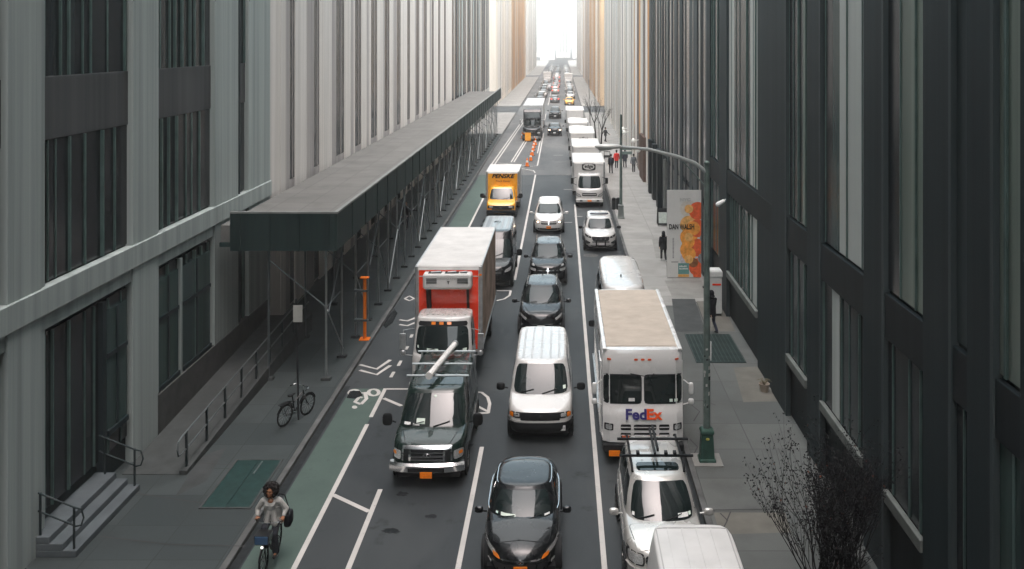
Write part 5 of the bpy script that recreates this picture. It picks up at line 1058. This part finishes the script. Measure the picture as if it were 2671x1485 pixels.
# ---------------------------------------------------------------- cyclist and bicycles
BKM = M('bicycle_black', (.014, .015, .016), .35, coat=.5); BKB = M('bicycle_blue', (.035, .075, .14), .4, coat=.3, var=.15)
def bicycle(name, label, loc, rz, lean=0, basket=False, rack=True, fr=BKM, steer=0.0):
    t = thing(name, label, 'bicycle', loc, rz); t.rotation_euler = (0, lean, rz)
    ra = .34
    for y in (-.54, .52):
        w = put('wheel', MB().lathe([(ra-.045, -.014), (ra, -.018), (ra+.012, 0), (ra, .018), (ra-.045, .014)], 32, 'x', closed=True), TYRE, t, loc=(0, y, ra+.012))
        mb = MB().lathe([(.03, -.03), (.03, .03)], 10, 'x'); 
        for q in range(14): a = q*2*math.pi/14; mb.tube(((-1)**q*.02, .02*math.cos(a), .02*math.sin(a)), (0, (ra-.03)*math.cos(a), (ra-.03)*math.sin(a)), .0025, 4)
        put('spokes', mb, ALU, w)
    h = Vector((0, -.30, .86)); s_ = Vector((0, .20, .80)); b = Vector((0, .06, .30)); rx = Vector((0, .52, .352)); fx = Vector((0, -.54, .352))
    mb = MB().tube(h-Vector((0, .03, .1)), b, .024).tube(h, s_-Vector((0, -.0, .18)), .022).tube(s_+Vector((0, .03, .08)), b, .022)
    for q in (-.05, .05): mb.tube(b, rx+Vector((q, 0, 0)), .013).tube(s_-Vector((0, 0, .12)), rx+Vector((q, 0, 0)), .011)
    put('frame', mb, fr, t)
    mb = MB().tube(h+Vector((0, .03, .06)), h-Vector((0, .04, .12)), .022)
    for q in (-.05, .05): mb.tube(h-Vector((q, .04, .12)), fx+Vector((q, 0, 0)), .014)
    put('fork', mb, fr, t)
    mb = MB().tube(h+Vector((0, .03, .05)), h+Vector((0, .05, .2)), .014).path([(-.30, -.12, 1.06), (-.26, -.22, 1.08), (0, -.26, 1.06), (.26, -.22, 1.08), (.30, -.12, 1.06)], .012)
    hb = put('handlebar', mb, CHROME, t)
    for q in (-1, 1): put('grip', MB().tube((q*.297, -.13, 1.062), (q*.31, -.02, 1.052), .018), TRIM, hb)
    put('saddle', MB().ell((0, .32, .93), (.075, .10, .035), e=2.6).ell((0, .19, .935), (.035, .11, .028)), TRIM, t)
    put('cranks', MB().lathe([(.09, -.004), (.09, .004)], 18, 'x', c=(.045, .06, .30)).tube((.06, .06, .30), (.09, -.08, .22), .011).tube((-.06, .06, .30), (-.09, .2, .38), .011).box(.08, .18, -.12, -.04, .205, .23).box(-.18, -.08, .16, .24, .37, .395), ALUD, t)
    for y in (-.54, .52):
        pts = [(0, y+.375*math.cos(a), .352+.375*math.sin(a)) for a in [R(20)+k*R(140)/8 for k in range(9)]]
        put('mudguard', MB().path(pts, .022, 6), fr, t)
    if rack: put('rack', MB().box(-.07, .07, .3, .78, .735, .75).tube((-.06, .7, .74), (-.06, .52, .36), .008).tube((.06, .7, .74), (.06, .52, .36), .008), BKM, t)
    if basket:
        put('basket', MB().loft([[(x, y, z) for x, y in ((-.17*w, -.68-.03*w), (.17*w, -.68-.03*w), (.17*w, -.40), (-.17*w, -.40))] for z, w in ((.78, .85), (1.0, 1.05))]), BKM, t, smooth=0, bevel=.015)
        put('front_panel', MB().cbox((0, -.722, .90), (.30, .02, .18)), BKB, t, smooth=0, bevel=.01)
        put('headlamp', MB().ell((0.02, -.735, .75), (.035, .03, .03)), M('lit_bicycle_lamp', (.9, .9, .85), .2, emit=.35), t)
    return t
xr, yr = gp(713, 1074, KZ); xf, yf = gp(773, 1043, KZ); a = math.atan2(xf-xr, yf-yr)
bicycle('bicycle', 'black bicycle chained to the sign pole on the left pavement', ((xr+xf)/2, (yr+yf)/2, KZ), math.pi-a, lean=-.08)
CX, CD = -6.86, 22.5
bicycle('bicycle', 'dark hire bicycle with a blue front panel ridden down the green lane', (CX, CD, .004), 0, basket=True, rack=False)
t = thing('person', 'cyclist with black curly hair in a pale woven coat riding down the green lane', 'person', (CX, CD, .004), 0)
hip, chest, neck, hd = Vector((0, .27, 1.02)), Vector((0, .10, 1.34)), Vector((0, .05, 1.50)), Vector((0, -.02, 1.70))
mb = MB().capsule(hip, chest, .14, .14).capsule(chest, neck-Vector((0, 0, .05)), .14, .10).capsule((-.15, .06, 1.46), (.15, .06, 1.46), .065, .065).capsule(neck-Vector((0, 0, .04)), hd-Vector((0, -.02, .08)), .055, .05)
head(mb, hd-Vector((0, 0, .0)), 1.03, R(-12))
arms = []; legs = []
for s, kn, ft in ((1, Vector((.11, -.10, .72)), Vector((.13, -.03, .28))), (-1, Vector((-.12, -.12, .86)), Vector((-.13, .22, .46)))):
    S_, E_, W_ = Vector((s*.19, .05, 1.45)), Vector((s*.31, -.04, 1.22)), Vector((s*.305, -.06+.04, 1.12))
    E_ = Vector((s*.335, .10, 1.24)); arms.append((S_, E_, W_)); mb.capsule(S_, E_, .052, .042).capsule(E_, W_, .041, .03); hand(mb, W_, Vector((0, -.8, -.35)), (-s, 0, .1), .95)
    hpj = hip+Vector((s*.09, 0, -.02)); legs.append((hpj, kn, ft)); mb.capsule(hpj, kn, .085, .06).capsule(kn, ft, .056, .04).capsule(ft, ft+Vector((0, -.14, -.04)), .04, .03)
put('body', fuse(mb, .0055, 3), SKIN, t, smooth=0)
for s in (-1, 1):
    o = MB().ell((s*.033, -.075, .012), (.013, .009, .008), 8, 6); o.xform(Matrix.Translation(hd) @ Matrix.Rotation(R(-12), 4, 'Z')); put('eye', o, M('eye_dark', (.015, .012, .01), .2), t)
o = MB().ell((0, -.099, -.055), (.022, .008, .008), 8, 6); o.xform(Matrix.Translation(hd) @ Matrix.Rotation(R(-12), 4, 'Z')); put('lips', o, M('lips', (.20, .07, .05), .5), t)
c = MB().capsule((0, .24, 1.06), (0, .10, 1.36), .165, .165, 14).capsule((-.15, .065, 1.45), (.15, .065, 1.45), .085, .085).capsule((0, .06, 1.47), (0, .045, 1.53), .08, .07)
c.loft([[(q[0]*.235*w, .24+dy+q[1]*.17*w, zz) for q in [(math.cos(i*math.pi/8), math.sin(i*math.pi/8)) for i in range(16)]] for zz, w, dy in ((.86, 1.05, -.02), (1.05, .95, -.02), (1.3, .88, -.12))])
c.capsule((-.10, -.0, .93), (-.05, .02, 1.2), .07, .06).capsule((.10, -.0, .93), (.05, .02, 1.2), .07, .06)
for S_, E_, W_ in arms: c.capsule(S_, E_, .074, .064).capsule(E_, W_+(E_-W_).normalized()*.03, .062, .05)
put('coat', fuse(c, .010), weave(), t, smooth=0)
put('collar', MB().add([(-.10, -.075, 1.52), (-.02, -.115, 1.40), (-.09, -.118, 1.40), (-.14, -.07, 1.48)], [(0, 1, 2, 3)]).add([(.10, -.075, 1.52), (.02, -.115, 1.40), (.09, -.118, 1.40), (.14, -.07, 1.48)], [(3, 2, 1, 0)]), weave(), t, smooth=0).modifiers.new('t', 'SOLIDIFY').thickness = .012
q = MB().capsule(hip, hip+Vector((0, -.02, -.06)), .155, .15)
for a_, b_, c_ in legs: q.capsule(a_, b_, .105, .085).capsule(b_, c_+Vector((0, 0, .03)), .085, .085)
put('trousers', fuse(q, .010), CTRS, t, smooth=0)
for a_, b_, c_ in legs: put('shoe', fuse(MB().capsule(c_+Vector((0, .04, -.03)), c_+Vector((0, -.15, -.05)), .052, .042), .01), SHOE, t, smooth=0)
r = random.Random(8); q = MB().ell(hd+Vector((0, .05, .06)), (.135, .12, .125), 16, 10).ell(hd+Vector((0, .07, -.05)), (.14, .09, .11), 14, 9)
for k in range(150):
    a = r.uniform(0, 2*math.pi); e = r.uniform(-1.0, 1.35); rr_ = r.uniform(.145, .185); p = hd+Vector((math.cos(a)*math.cos(e)*rr_, .05+math.sin(a)*math.cos(e)*rr_*.9, .02+math.sin(e)*.165))
    if p.y < hd.y-.045 and abs(p.x-hd.x) < .085 and p.z < hd.z+.10: continue
    if p.y < hd.y-.11: continue
    q.ell(p, [r.uniform(.024, .038)]*3, 7, 5)
put('hair', fuse(q, .009, 0), HAIR, t, smooth=0)
b = thing('shoulder_bag', 'black shoulder bag hanging on the strap at the cyclist\'s side', 'bag', (CX+.33, CD+.22, 0)); 
put('bag', MB().ell((0.02, 0.02, .95), (.085, .19, .17), e=4), CBLK, b); put('strap', MB().path([(-.0, .06, 1.08), (-.08, -.02, 1.3), (-.16, -.14, 1.44), (-.19, -.16, 1.52), (-.17, -.06, 1.565), (-.10, .12, 1.45), (-.0, .14, 1.1)], .014, 6), CBLK, b)
# ---------------------------------------------------------------- street furniture
POLE = M('pole_green_grey', (.13, .17, .155), .5, .3, var=.35, scale=3); PGREEN = M('base_green', (.024, .062, .047), .45, var=.3, scale=4, coat=.2); STK = M('sticker_white', (.5, .5, .48), .6)
def lamp_post(label, X, D, z_top, arm, base_m, detail=True):
    t = thing('street_lamp', label, 'street lamp', (X, D, KZ)); top = z_top-KZ
    put('base', MB().loft([[(x*w, y*w, z) for x, y in ((-.2, -.2), (.2, -.2), (.2, .2), (-.2, .2))] for z, w in ((0, 1.25), (.08, 1.2), (.12, 1.02), (.78, .86), (.84, .98), (.9, .98), (.95, .7))]), base_m, t, smooth=0, bevel=.03)
    put('pole', MB().lathe([(.105, .94), (.10, 2.5), (.075, top-.2), (.07, top)], 14), POLE, t); put('pole_cap', MB().ell((0, 0, top+.02), (.085, .085, .07)), POLE, t)
    if arm:
        pts = [(0, 0, top-.25), (-.35, 0, top+.02), (-.9, 0, top+.22), (-1.7, 0, top+.42), (-2.6, 0, top+.5)]
        put('arm', MB().path(pts, [.065, .06, .055, .05, .045], 10), M('arm_grey', (.34, .36, .35), .4, .4, var=.15), t)
        lp = put('lamp_head', MB().ell((-2.86, 0, top+.50), (.40, .15, .075), e=2.6), M('lamp_head_grey', (.5, .5, .48), .4, .2), t); put('lens', MB().ell((-2.95, 0, top+.44), (.22, .11, .06)), M('lamp_glass', (.5, .5, .46), .2), lp)
        put('brace', MB().tube((0, 0, top-.7), (-.75, 0, top+.14), .02), POLE, t)
    return t
x, d = gp(1778, 1158, KZ); t = lamp_post('tall grey-green lamp post with curved arm, nearest on the right pavement', x, d, 8.75, True, PGREEN)
r = random.Random(3)
for k in range(15):
    z = r.uniform(1.0, 3.3); a = -math.pi/2+r.uniform(-.9, .9); mb = MB(); w = r.uniform(.03, .07); hh = r.uniform(.04, .12); rr = .1045
    mb.add([(rr*math.cos(a+da), rr*math.sin(a+da), z+dz) for da, dz in ((-w/rr*.6, 0), (w/rr*.6, .01), (w/rr*.6, hh), (-w/rr*.6, hh-.01))], [(0, 1, 2, 3)]); put('sticker', mb, STK if k % 3 else CBLK, t, smooth=0)
put('sticker', MB().ell((0, -.178, .68), (.055, .012, .04)), M('yellow_sticker', (.5, .45, .1), .6), t)
put('sign_plate', MB().box(.10, .13, -.02, .02, 2.9, 3.45), PL_W, t, smooth=0)
put('footing', MB().box(-.42, .42, -.45, .42, 0, .03), P_PALE, thing('pole_footing', 'pale square concrete footing under the nearest lamp post', 'footing', (x, d, KZ)), smooth=0, bevel=.01)
x, d = gp(1562, 549, KZ); t = lamp_post('slim grey lamp post beyond the police car on the right pavement', x, d, 7.2, False, M('base_grey', (.16, .18, .17), .6, var=.2))
for z in (4.4, 4.7): put('sign_plate', MB().box(.08, .75, -.02, .02, z, z+.2), M('sign_green_grey', (.18, .24, .22), .4), t, smooth=0)
def pole_sign(label, X, D, h, m, plates):
    t = thing('sign_pole', label, 'sign pole', (X, D, KZ)); put('pole', MB().tube((0, 0, 0), (-.08, 0, h), .035), m, t)
    for z, hh, pm in plates: put('sign_plate', MB().box(-.16, .14, -.06, -.045, z, z+hh), pm, t, smooth=0, bevel=.01)
x, d = gp(751, 1056, KZ); pole_sign('dark parking sign pole with a chained bicycle on the left pavement', x, d, 3.9, M('pole_black', (.02, .022, .024), .5), ((3.15, .55, M('sign_beige', (.36, .36, .33), .5)),))
for px, py, hh in ((1483, 310, 6.5), (1486, 318, 3.2), (1508, 372, 3.0), (1662, 490, 0)):
    if hh:
        x, d = gp(px, py, KZ); pole_sign(f'thin dark pole {("tallest of three", "short one next to the tallest", "beside the leaning tree trunks")[(hh < 6)+(hh < 3.1)]} on the far right pavement', x, d, hh, M('pole_black', (.02, .022, .024), .5), ())
# twin black bins, bags, kiosk, boards
x, d = gp(1549, 527, KZ)
for k, (dx, lab) in enumerate(((-.14, 'black cylindrical litter bin farther from the slim lamp post'), (.17, 'black cylindrical litter bin right against the slim lamp post'))):
    t = thing('litter_bin', lab, 'litter bin', (x+dx, d, KZ), group='pair of black litter bins')
    put('bin_body', MB().lathe([(.12, 0), (.14, .04), (.14, .7), (.155, .72), (.155, .78), (.1, .80)], 16), TRIM, t)
    mb = MB(); [mb.tube((.145*math.cos(a), .145*math.sin(a), .06), (.145*math.cos(a), .145*math.sin(a), .68), .01, 5) for a in [q*math.pi/6 for q in range(12)]]; put('bin_slats', mb, ALUD, t); put('bin_lid', MB().ell((0, 0, .81), (.13, .13, .05)), TRIM, t)
for px, py, lab in ((1507, 379, 'black rubbish bag lying at the foot of the bare trees'), (1500, 387, 'black rubbish bag with a white patch nearest the box truck')):
    x, d = gp(px, py, KZ); t = thing('rubbish_bag', lab, 'rubbish bag', (x, d, KZ)); o = MB(); r = random.Random(px)
    o.ell((0, 0, .3), (.5, .4, .32)).ell((.1, 0, .58), (.16, .14, .14))
    for k in range(10): o.ell((r.uniform(-.4, .4), r.uniform(-.3, .3), r.uniform(.15, .45)), (.2, .18, .16), 8, 6)
    put('bag', fuse(o, .03, 2), M('bin_bag_plastic', (.012, .013, .014), .25), t, smooth=0)
    put('tie', MB().tube((.1, 0, .66), (.1, 0, .78), .05, 8, .09), M('bin_bag_plastic', (.012, .013, .014), .25), t)
x, d = gp(1783, 800, KZ); d = 42.6; t = thing('payphone', 'white street kiosk cabinet with red lettering strip behind the person in a dark coat', 'kiosk', (6.78, d, KZ))
put('cabinet', MB().box(-.33, .33, -.3, .3, .1, 1.75), M('kiosk_white', (.56, .57, .55), .45, var=.1), t, smooth=0, bevel=.04); put('plinth', MB().box(-.3, .3, -.27, .27, 0, .12), TRIM, t, smooth=0)
put('hood', MB().loft([[(x_, y_, z) for x_, y_ in ((-.36*w, -.33*w), (.36*w, -.33*w), (.36*w, .33*w), (-.36*w, .33*w))] for z, w in ((1.72, 1), (1.95, .98), (2.03, .85))]), M('kiosk_white', (.56, .57, .55), .45), t, smooth=0, bevel=.03); put('red_strip', MB().box(-.1, .28, -.315, -.301, 1.36, 1.44), REDP, t, smooth=0)
put('arm_unit', MB().cbox((-.42, -.15, 1.25), (.18, .12, .08)), TRIM, t, bevel=.02)
x, d = gp(1667, 567, KZ); t = thing('sandwich_board', 'black-framed pale sandwich board left of the tall banner', 'sign', (x, d, KZ))
for s in (-1, 1):
    o = put('board', MB().add([(-.36, s*.3, .08), (.36, s*.3, .08), (.36, s*.04, 1.12), (-.36, s*.04, 1.12)], [(0, 1, 2, 3)]), TRIM, t, smooth=0); m_ = o.modifiers.new('t', 'SOLIDIFY'); m_.thickness = .03
    o = put('poster', MB().add([(-.29, s*.318, .20), (.29, s*.318, .20), (.29, s*.085, 1.02), (-.29, s*.085, 1.02)], [(0, 1, 2, 3)]), M('poster_pale', (.42, .47, .43), .5, var=.15, scale=8), t, smooth=0); m_ = o.modifiers.new('t', 'SOLIDIFY'); m_.thickness = .012; m_.offset = 0
mb = MB(); [mb.tube((sx*.33, s*.31, 0), (sx*.33, s*.29, .12), .02) for s in (-1, 1) for sx in (-1, 1)]; put('feet', mb, TRIM, t)
x, d = gp(1527, 399, KZ); t = thing('notice_board', 'small dark-framed board standing beside the first white box truck', 'sign', (x, d, KZ)); put('frame', MB().box(-.32, .32, -.03, .03, .1, .75), TRIM, t, smooth=0); put('panel', MB().box(-.26, .26, -.04, -.031, .35, .68), PL_W, t, smooth=0); put('feet', MB().box(-.3, -.25, -.2, .2, 0, .1).box(.25, .3, -.2, .2, 0, .1), TRIM, t, smooth=0)
# banner
def banner():
    x0, d = gp(1679, 699, KZ); x1 = x0+1.72; w = x1-x0; t = thing('exhibition_banner', 'tall white exhibition banner with orange and red circles and black lettering', 'banner', ((x0+x1)/2, d, KZ)); h = 4.48
    put('support', MB().box(-w/2, w/2, .015, .30, 0, h), ST_DGY, t, smooth=0); put('banner_cloth', MB().box(-w/2-.02, w/2+.02, -.01, .012, .02, h+.04), M('banner_white', (.62, .615, .59), .7, var=.05, scale=1.5), t, smooth=0)
    cols = [M('banner_orange', (.80, .33, .06), .7, var=.25, scale=5), M('banner_red', (.72, .12, .04), .7, var=.25, scale=5), M('banner_amber', (.78, .42, .14), .7, var=.3, scale=5), M('banner_lilac', (.50, .48, .52), .7, var=.25, scale=5), M('banner_slate', (.22, .24, .26), .7, var=.5, scale=6), M('banner_pale', (.6, .56, .5), .7, var=.1, scale=5)]
    layer = [0]
    def disc(cx, cz, r, m, clip=True, half=None):
        layer[0] += 1; y = -.0105-.0006*layer[0]; pts = []
        for k in range(40):
            a = 2*math.pi*k/40; px, pz = cx+r*math.cos(a), cz+r*math.sin(a); px = min(px, w/2+.015); 
            if half == 'r': px = max(px, cx)
            pts.append((px, y, max(.03, min(pz, h))))
        put('printed_circle', MB().add(pts, [tuple(range(40))]), m, t, smooth=0)
    R_ = .45; cx = .36
    for z, m in ((3.55, cols[5]), (2.75, cols[2]), (2.1, cols[0]), (1.45, cols[0]), (.95, cols[3])): disc(cx-.12, z, R_, m)
    for z, m in ((3.45, cols[1]), (2.55, cols[1]), (1.55, cols[1]), (.55, cols[1])): disc(cx+.34, z, R_*1.02, m)
    disc(cx-.15, 1.85, .33, cols[0]); disc(cx+.1, 2.55, .36, cols[0]); disc(cx-.12, 1.22, .36, cols[0]); disc(cx+.62, 1.0, .28, cols[4]); disc(cx+.64, 2.05, .2, cols[4]); disc(cx+.12, .78, .24, M('banner_brown', (.25, .10, .04), .7, var=.4, scale=6)); disc(cx+.40, .14, .30, cols[1])
    for z in (3.55, 2.1, .95): disc(cx-.12, z, R_*.5, cols[2])
    put('printed_square', MB().box(-.31, .25, -.036, -.028, .20, .76), M('banner_teal', (.13, .28, .26), .7, var=.1), t, smooth=0)
    for z, e in ((.56, .12), (.44, .2)):
        mb = MB(); r = random.Random(int(z*100)); px = -.25
        while px < e: wd = r.uniform(.02, .045); mb.box(px, px+wd, -.0375, -.0365, z, z+r.uniform(.05, .085)); px += wd+.015
        put('small_print', mb, PL_W, t, smooth=0)
    put('printed_square', MB().box(-.31, .25, -.034, -.028, .05, .185), cols[2], t, smooth=0)
    put('lettering', text_mesh('DAN WALSH', .36, bold=.012, sx=.62), INK, t, smooth=0, loc=(-.13, -.040, 2.62)); put('lettering', text_mesh('NYC', .22, bold=.014, sx=1.2), M('faint_ink', (.48, .48, .46), .7), t, smooth=0, loc=(.05, -.030, 4.02))
    mb = MB(); r = random.Random(12); z = 2.05
    while z > 1.05: hh = r.uniform(.025, .06); mb.box(-.60, -.52, -.0125, -.0105, z-hh, z); z -= hh+.025
    put('small_print', mb, M('grey_ink_print', (.25, .25, .25), .7), t, smooth=0); put('small_print', MB().box(-.66, -.3, -.0125, -.0105, .80, .83), INK, t, smooth=0)
banner()
for px, py, lab in ((1486, 643, 'round iron manhole cover beside the tall passenger van'), (1413, 440, 'round iron manhole cover in the lane left of the first white box truck')):
    x, d = gp(px, py); t = thing('manhole_cover', lab, 'manhole cover', (x, d, .004)); put('rim', MB().lathe([(.34, 0), (.36, .008), (.42, .008), (.43, 0)], 28), M('manhole_rim', (.11, .11, .105), .7), t); put('cover', MB().lathe([(.01, .007), (.335, .007), (.338, 0)], 28), M('manhole_iron', (.07, .07, .068), .55, .3, var=.4, scale=14), t)
# cones and works sign
def cone():
    t = thing('traffic_cone', 'orange traffic cone', 'traffic cone', (0, 0, 0), group='orange traffic cones')
    put('cone_body', MB().lathe([(.19, .03), (.155, .06), (.04, .72), (.035, .74)], 18), ORG, t); put('base', MB().box(-.23, .23, -.23, .23, 0, .04), BLK, t, smooth=0, bevel=.01)
    put('white_collar', MB().lathe([(.108, .36), (.083, .52)], 18), PL_W, t); return t
pc = cone(); labs = ['orange traffic cone, nearest of all and standing alone', 'orange traffic cone, second nearest of the slanting line', 'orange traffic cone, third of the slanting line', 'orange traffic cone in the middle of the slanting line', 'orange traffic cone next to last of the slanting line', 'orange traffic cone at the far end of the slanting line', 'orange traffic cone left of the works sign before the black lorry', 'orange traffic cone directly at the black lorry bumper']
for k, (px, py) in enumerate(((1326, 419), (1335, 405), (1339, 392), (1341, 381), (1343, 373), (1347, 366), (1314, 349), (1318, 340))):
    x, d = gp(px, py); o = pc if k == 0 else dup(pc, (0, 0, 0)); o.location = (x, d, 0); o['label'] = labs[k]; o.scale = (1.1, 1.1, 1.15)
x, d = gp(1328, 357); t = thing('works_sign', 'orange folding works sign standing in front of the black lorry', 'sign', (x, d, 0)); put('panel', MB().box(-.36, .36, -.03, .03, .12, 1.12), M('orange_sign', (.85, .36, .03), .5, var=.1), t, smooth=0, bevel=.01)
put('legs', MB().tube((-.3, 0, .15), (-.32, -.25, 0), .02).tube((.3, 0, .15), (.32, -.25, 0), .02).tube((-.3, 0, .15), (-.32, .3, 0), .02).tube((.3, 0, .15), (.32, .3, 0), .02), BLK, t); put('panel_border', MB().box(-.30, .30, -.036, -.031, 1.02, 1.05).box(-.30, .30, -.036, -.031, .19, .22), ORG, t, smooth=0)
# ---------------------------------------------------------------- bare trees and shrub
BARK = M('dark_bark', (.014, .013, .013), .85, var=.4, scale=8); TWIG = M('shrub_twig', (.009, .008, .009), .85, var=.4, scale=10); LEAF = M('shrub_leaf', (.007, .007, .008), .7, var=.6, scale=9); LEAFR = M('red_leaf', (.10, .03, .015), .7, var=.3, scale=9)
def grow(mb, p, d, L, r0, lev, r, tips, spread=.55, n=4):
    pts = [p]; rad = [r0]; q = d.copy()
    for k in range(n):
        q = (q+Vector((r.uniform(-.16, .16), r.uniform(-.16, .16), r.uniform(-.02, .12)))).normalized(); pts.append(pts[-1]+q*L/n); rad.append(r0*(1-.6*(k+1)/n))
        if lev > 0 and k >= 1:
            for _ in range(r.choice((1, 1, 2))): grow(mb, pts[-1], (q+Vector((r.uniform(-1, 1), r.uniform(-1, 1), r.uniform(-.1, .7)))*spread).normalized(), L*r.uniform(.45, .7), rad[-1]*.75, lev-1, r, tips, spread, n)
    mb.path(pts, rad, 5 if r0 < .03 else 8); tips += pts[-2:]
def bare_tree(label, X, D, h, lean, seed):
    t = thing('bare_tree', label, 'tree', (X, D, KZ)); r = random.Random(seed); tr = MB(); tr.path([(0, 0, 0), (lean*.3, 0, h*.25), (lean*.6, 0, h*.45)], [.11, .085, .07], 10); put('trunk', tr, BARK, t)
    br = MB(); tips = []
    for k in range(4): a = k*1.6+r.random(); grow(br, Vector((lean*.6, 0, h*.43)), Vector((math.cos(a)*.5+lean*.1, math.sin(a)*.4, 1)).normalized(), h*.42, .05, 3, r, tips)
    put('crown', br, BARK, t)
x, d = gp(1499, 352, KZ); bare_tree('bare street tree with a forked dark trunk beside the white box trucks', x, d, 4.8, -.3, 3)
x, d = gp(1512, 366, KZ); bare_tree('thin bare street tree next to the rubbish bags, nearer than the forked one', x, d, 4.0, .2, 7)
def shrub(label, X, D, h, w, seed, ns):
    t = thing('bare_shrub', label, 'shrub', (X, D, KZ)); r = random.Random(seed); mb = MB(); tips = []
    for k in range(ns):
        a = r.uniform(0, 2*math.pi); s = r.uniform(.1, .55)*w; grow(mb, Vector((r.uniform(-.25, .25), r.uniform(-.25, .25), 0)), Vector((math.cos(a)*s, math.sin(a)*s, 1)).normalized(), h*r.uniform(.6, .95), .022, 2, r, tips, .38, 5)
    put('stems', mb, TWIG, t); lf = MB(); lr = MB()
    for p in tips:
        if p.z < h*.35: continue
        for _ in range(r.choice((1, 1, 2, 3, 5))):
            c = p+Vector((r.gauss(0, .05), r.gauss(0, .05), r.gauss(0, .05))); a = Vector((r.gauss(0, 1), r.gauss(0, 1), r.gauss(0, 1))).normalized()*r.uniform(.018, .04); b_ = a.orthogonal().normalized()*r.uniform(.012, .022)
            (lr if r.random() < .008 else lf).add([c-a, c+b_, c+a, c-b_], [(0, 1, 2, 3)])
    put('foliage', lf, LEAF, t, smooth=0); put('red_leaves', lr, LEAFR, t, smooth=0)
    put('planter', MB().lathe([(.42, 0), (.5, .3), (.46, .3), (.4, .24), (.02, .24)], 20), RW, t)
shrub('large dark bare-stemmed shrub with small leaves at the foot of the slate building', 5.6, 20.3, 2.5, 1.15, 5, 24)
shrub('second dark shrub close against the slate wall, behind the larger one', 6.5, 21.6, 2.2, 1.0, 8, 15)
x, d = gp(1940, 985, KZ); t = thing('flower_pot', 'small pale plant pot with wilted stems by the slate building column', 'plant pot', (7.05, d, KZ)); put('pot', MB().lathe([(.13, 0), (.19, .28), (.16, .28), (.11, .2), (.01, .2)], 16), M('clay_pot', (.3, .25, .2), .8), t)
mb = MB(); r = random.Random(2)
for k in range(14): a = r.uniform(0, 6.28); mb.path([(0, 0, .2), (.12*math.cos(a), .12*math.sin(a), .42), (.26*math.cos(a), .26*math.sin(a), .36)], [.012, .01, .004], 5)
put('stems', mb, M('wilted_stem', (.16, .14, .09), .8), t)
# ---------------------------------------------------------------- air, light, camera
hz = MB().box(-440, 440, -200, 2320, -1.2, 72); o = put('haze', hz, None, smooth=0, kind='stuff')
m = bpy.data.materials.new('haze_air'); m.use_nodes = True; t = m.node_tree; t.nodes.clear(); out = t.nodes.new('ShaderNodeOutputMaterial'); pv = t.nodes.new('ShaderNodeVolumePrincipled')
pv.inputs['Color'].default_value = (.96, .96, .95, 1); pv.inputs['Density'].default_value = HAZE; pv.inputs['Anisotropy'].default_value = 0; t.links.new(pv.outputs[0], out.inputs['Volume']); o.data.materials.append(m)
W = bpy.data.worlds.new('World'); S.world = W; W.use_nodes = True; t = W.node_tree; bg = t.nodes['Background']
sky = t.nodes.new('ShaderNodeTexSky'); sky.sky_type = 'NISHITA'; sky.sun_disc = False; sky.sun_elevation = R(SUN_EL); sky.sun_rotation = R(SUN_AZ); sky.dust_density = 4.0; sky.air_density = 1.0; sky.ozone_density = 1.0
hs = t.nodes.new('ShaderNodeHueSaturation'); hs.inputs['Saturation'].default_value = .6; hs.inputs['Hue'].default_value = .455; t.links.new(sky.outputs[0], hs.inputs['Color']); t.links.new(hs.outputs[0], bg.inputs[0]); bg.inputs[1].default_value = SKY
sl = bpy.data.lights.new('sun', 'SUN'); sl.energy = SUN; sl.angle = R(SUN_ANG); sl.color = (1, .95, .88); so = bpy.data.objects.new('sun', sl); COL.objects.link(so)
# Nishita rotation 0 puts the sun towards +Y and turns clockwise seen from above
v = Vector((math.sin(R(SUN_AZ))*math.cos(R(SUN_EL)), math.cos(R(SUN_AZ))*math.cos(R(SUN_EL)), math.sin(R(SUN_EL)))); so.rotation_euler = v.to_track_quat('Z', 'Y').to_euler(); so.location = v*80
cd = bpy.data.cameras.new('camera'); co = bpy.data.objects.new('camera', cd); COL.objects.link(co); S.camera = co
co.location = (0, 0, H); co.rotation_euler = (R(90), 0, 0); cd.sensor_width = 36; cd.lens = 36*F/2576; cd.shift_x = (1288-VX)/2576; cd.shift_y = (VY-716)/2576; cd.clip_start = .3; cd.clip_end = 6000
S.view_settings.view_transform = 'Standard'; S.view_settings.look = 'None'; S.view_settings.exposure = EXPO; S.view_settings.gamma = 1
S.cycles.max_bounces = 6; S.cycles.volume_bounces = 1; S.cycles.transparent_max_bounces = 4; S.cycles.use_denoising = True; S.cycles.sample_clamp_indirect = 8
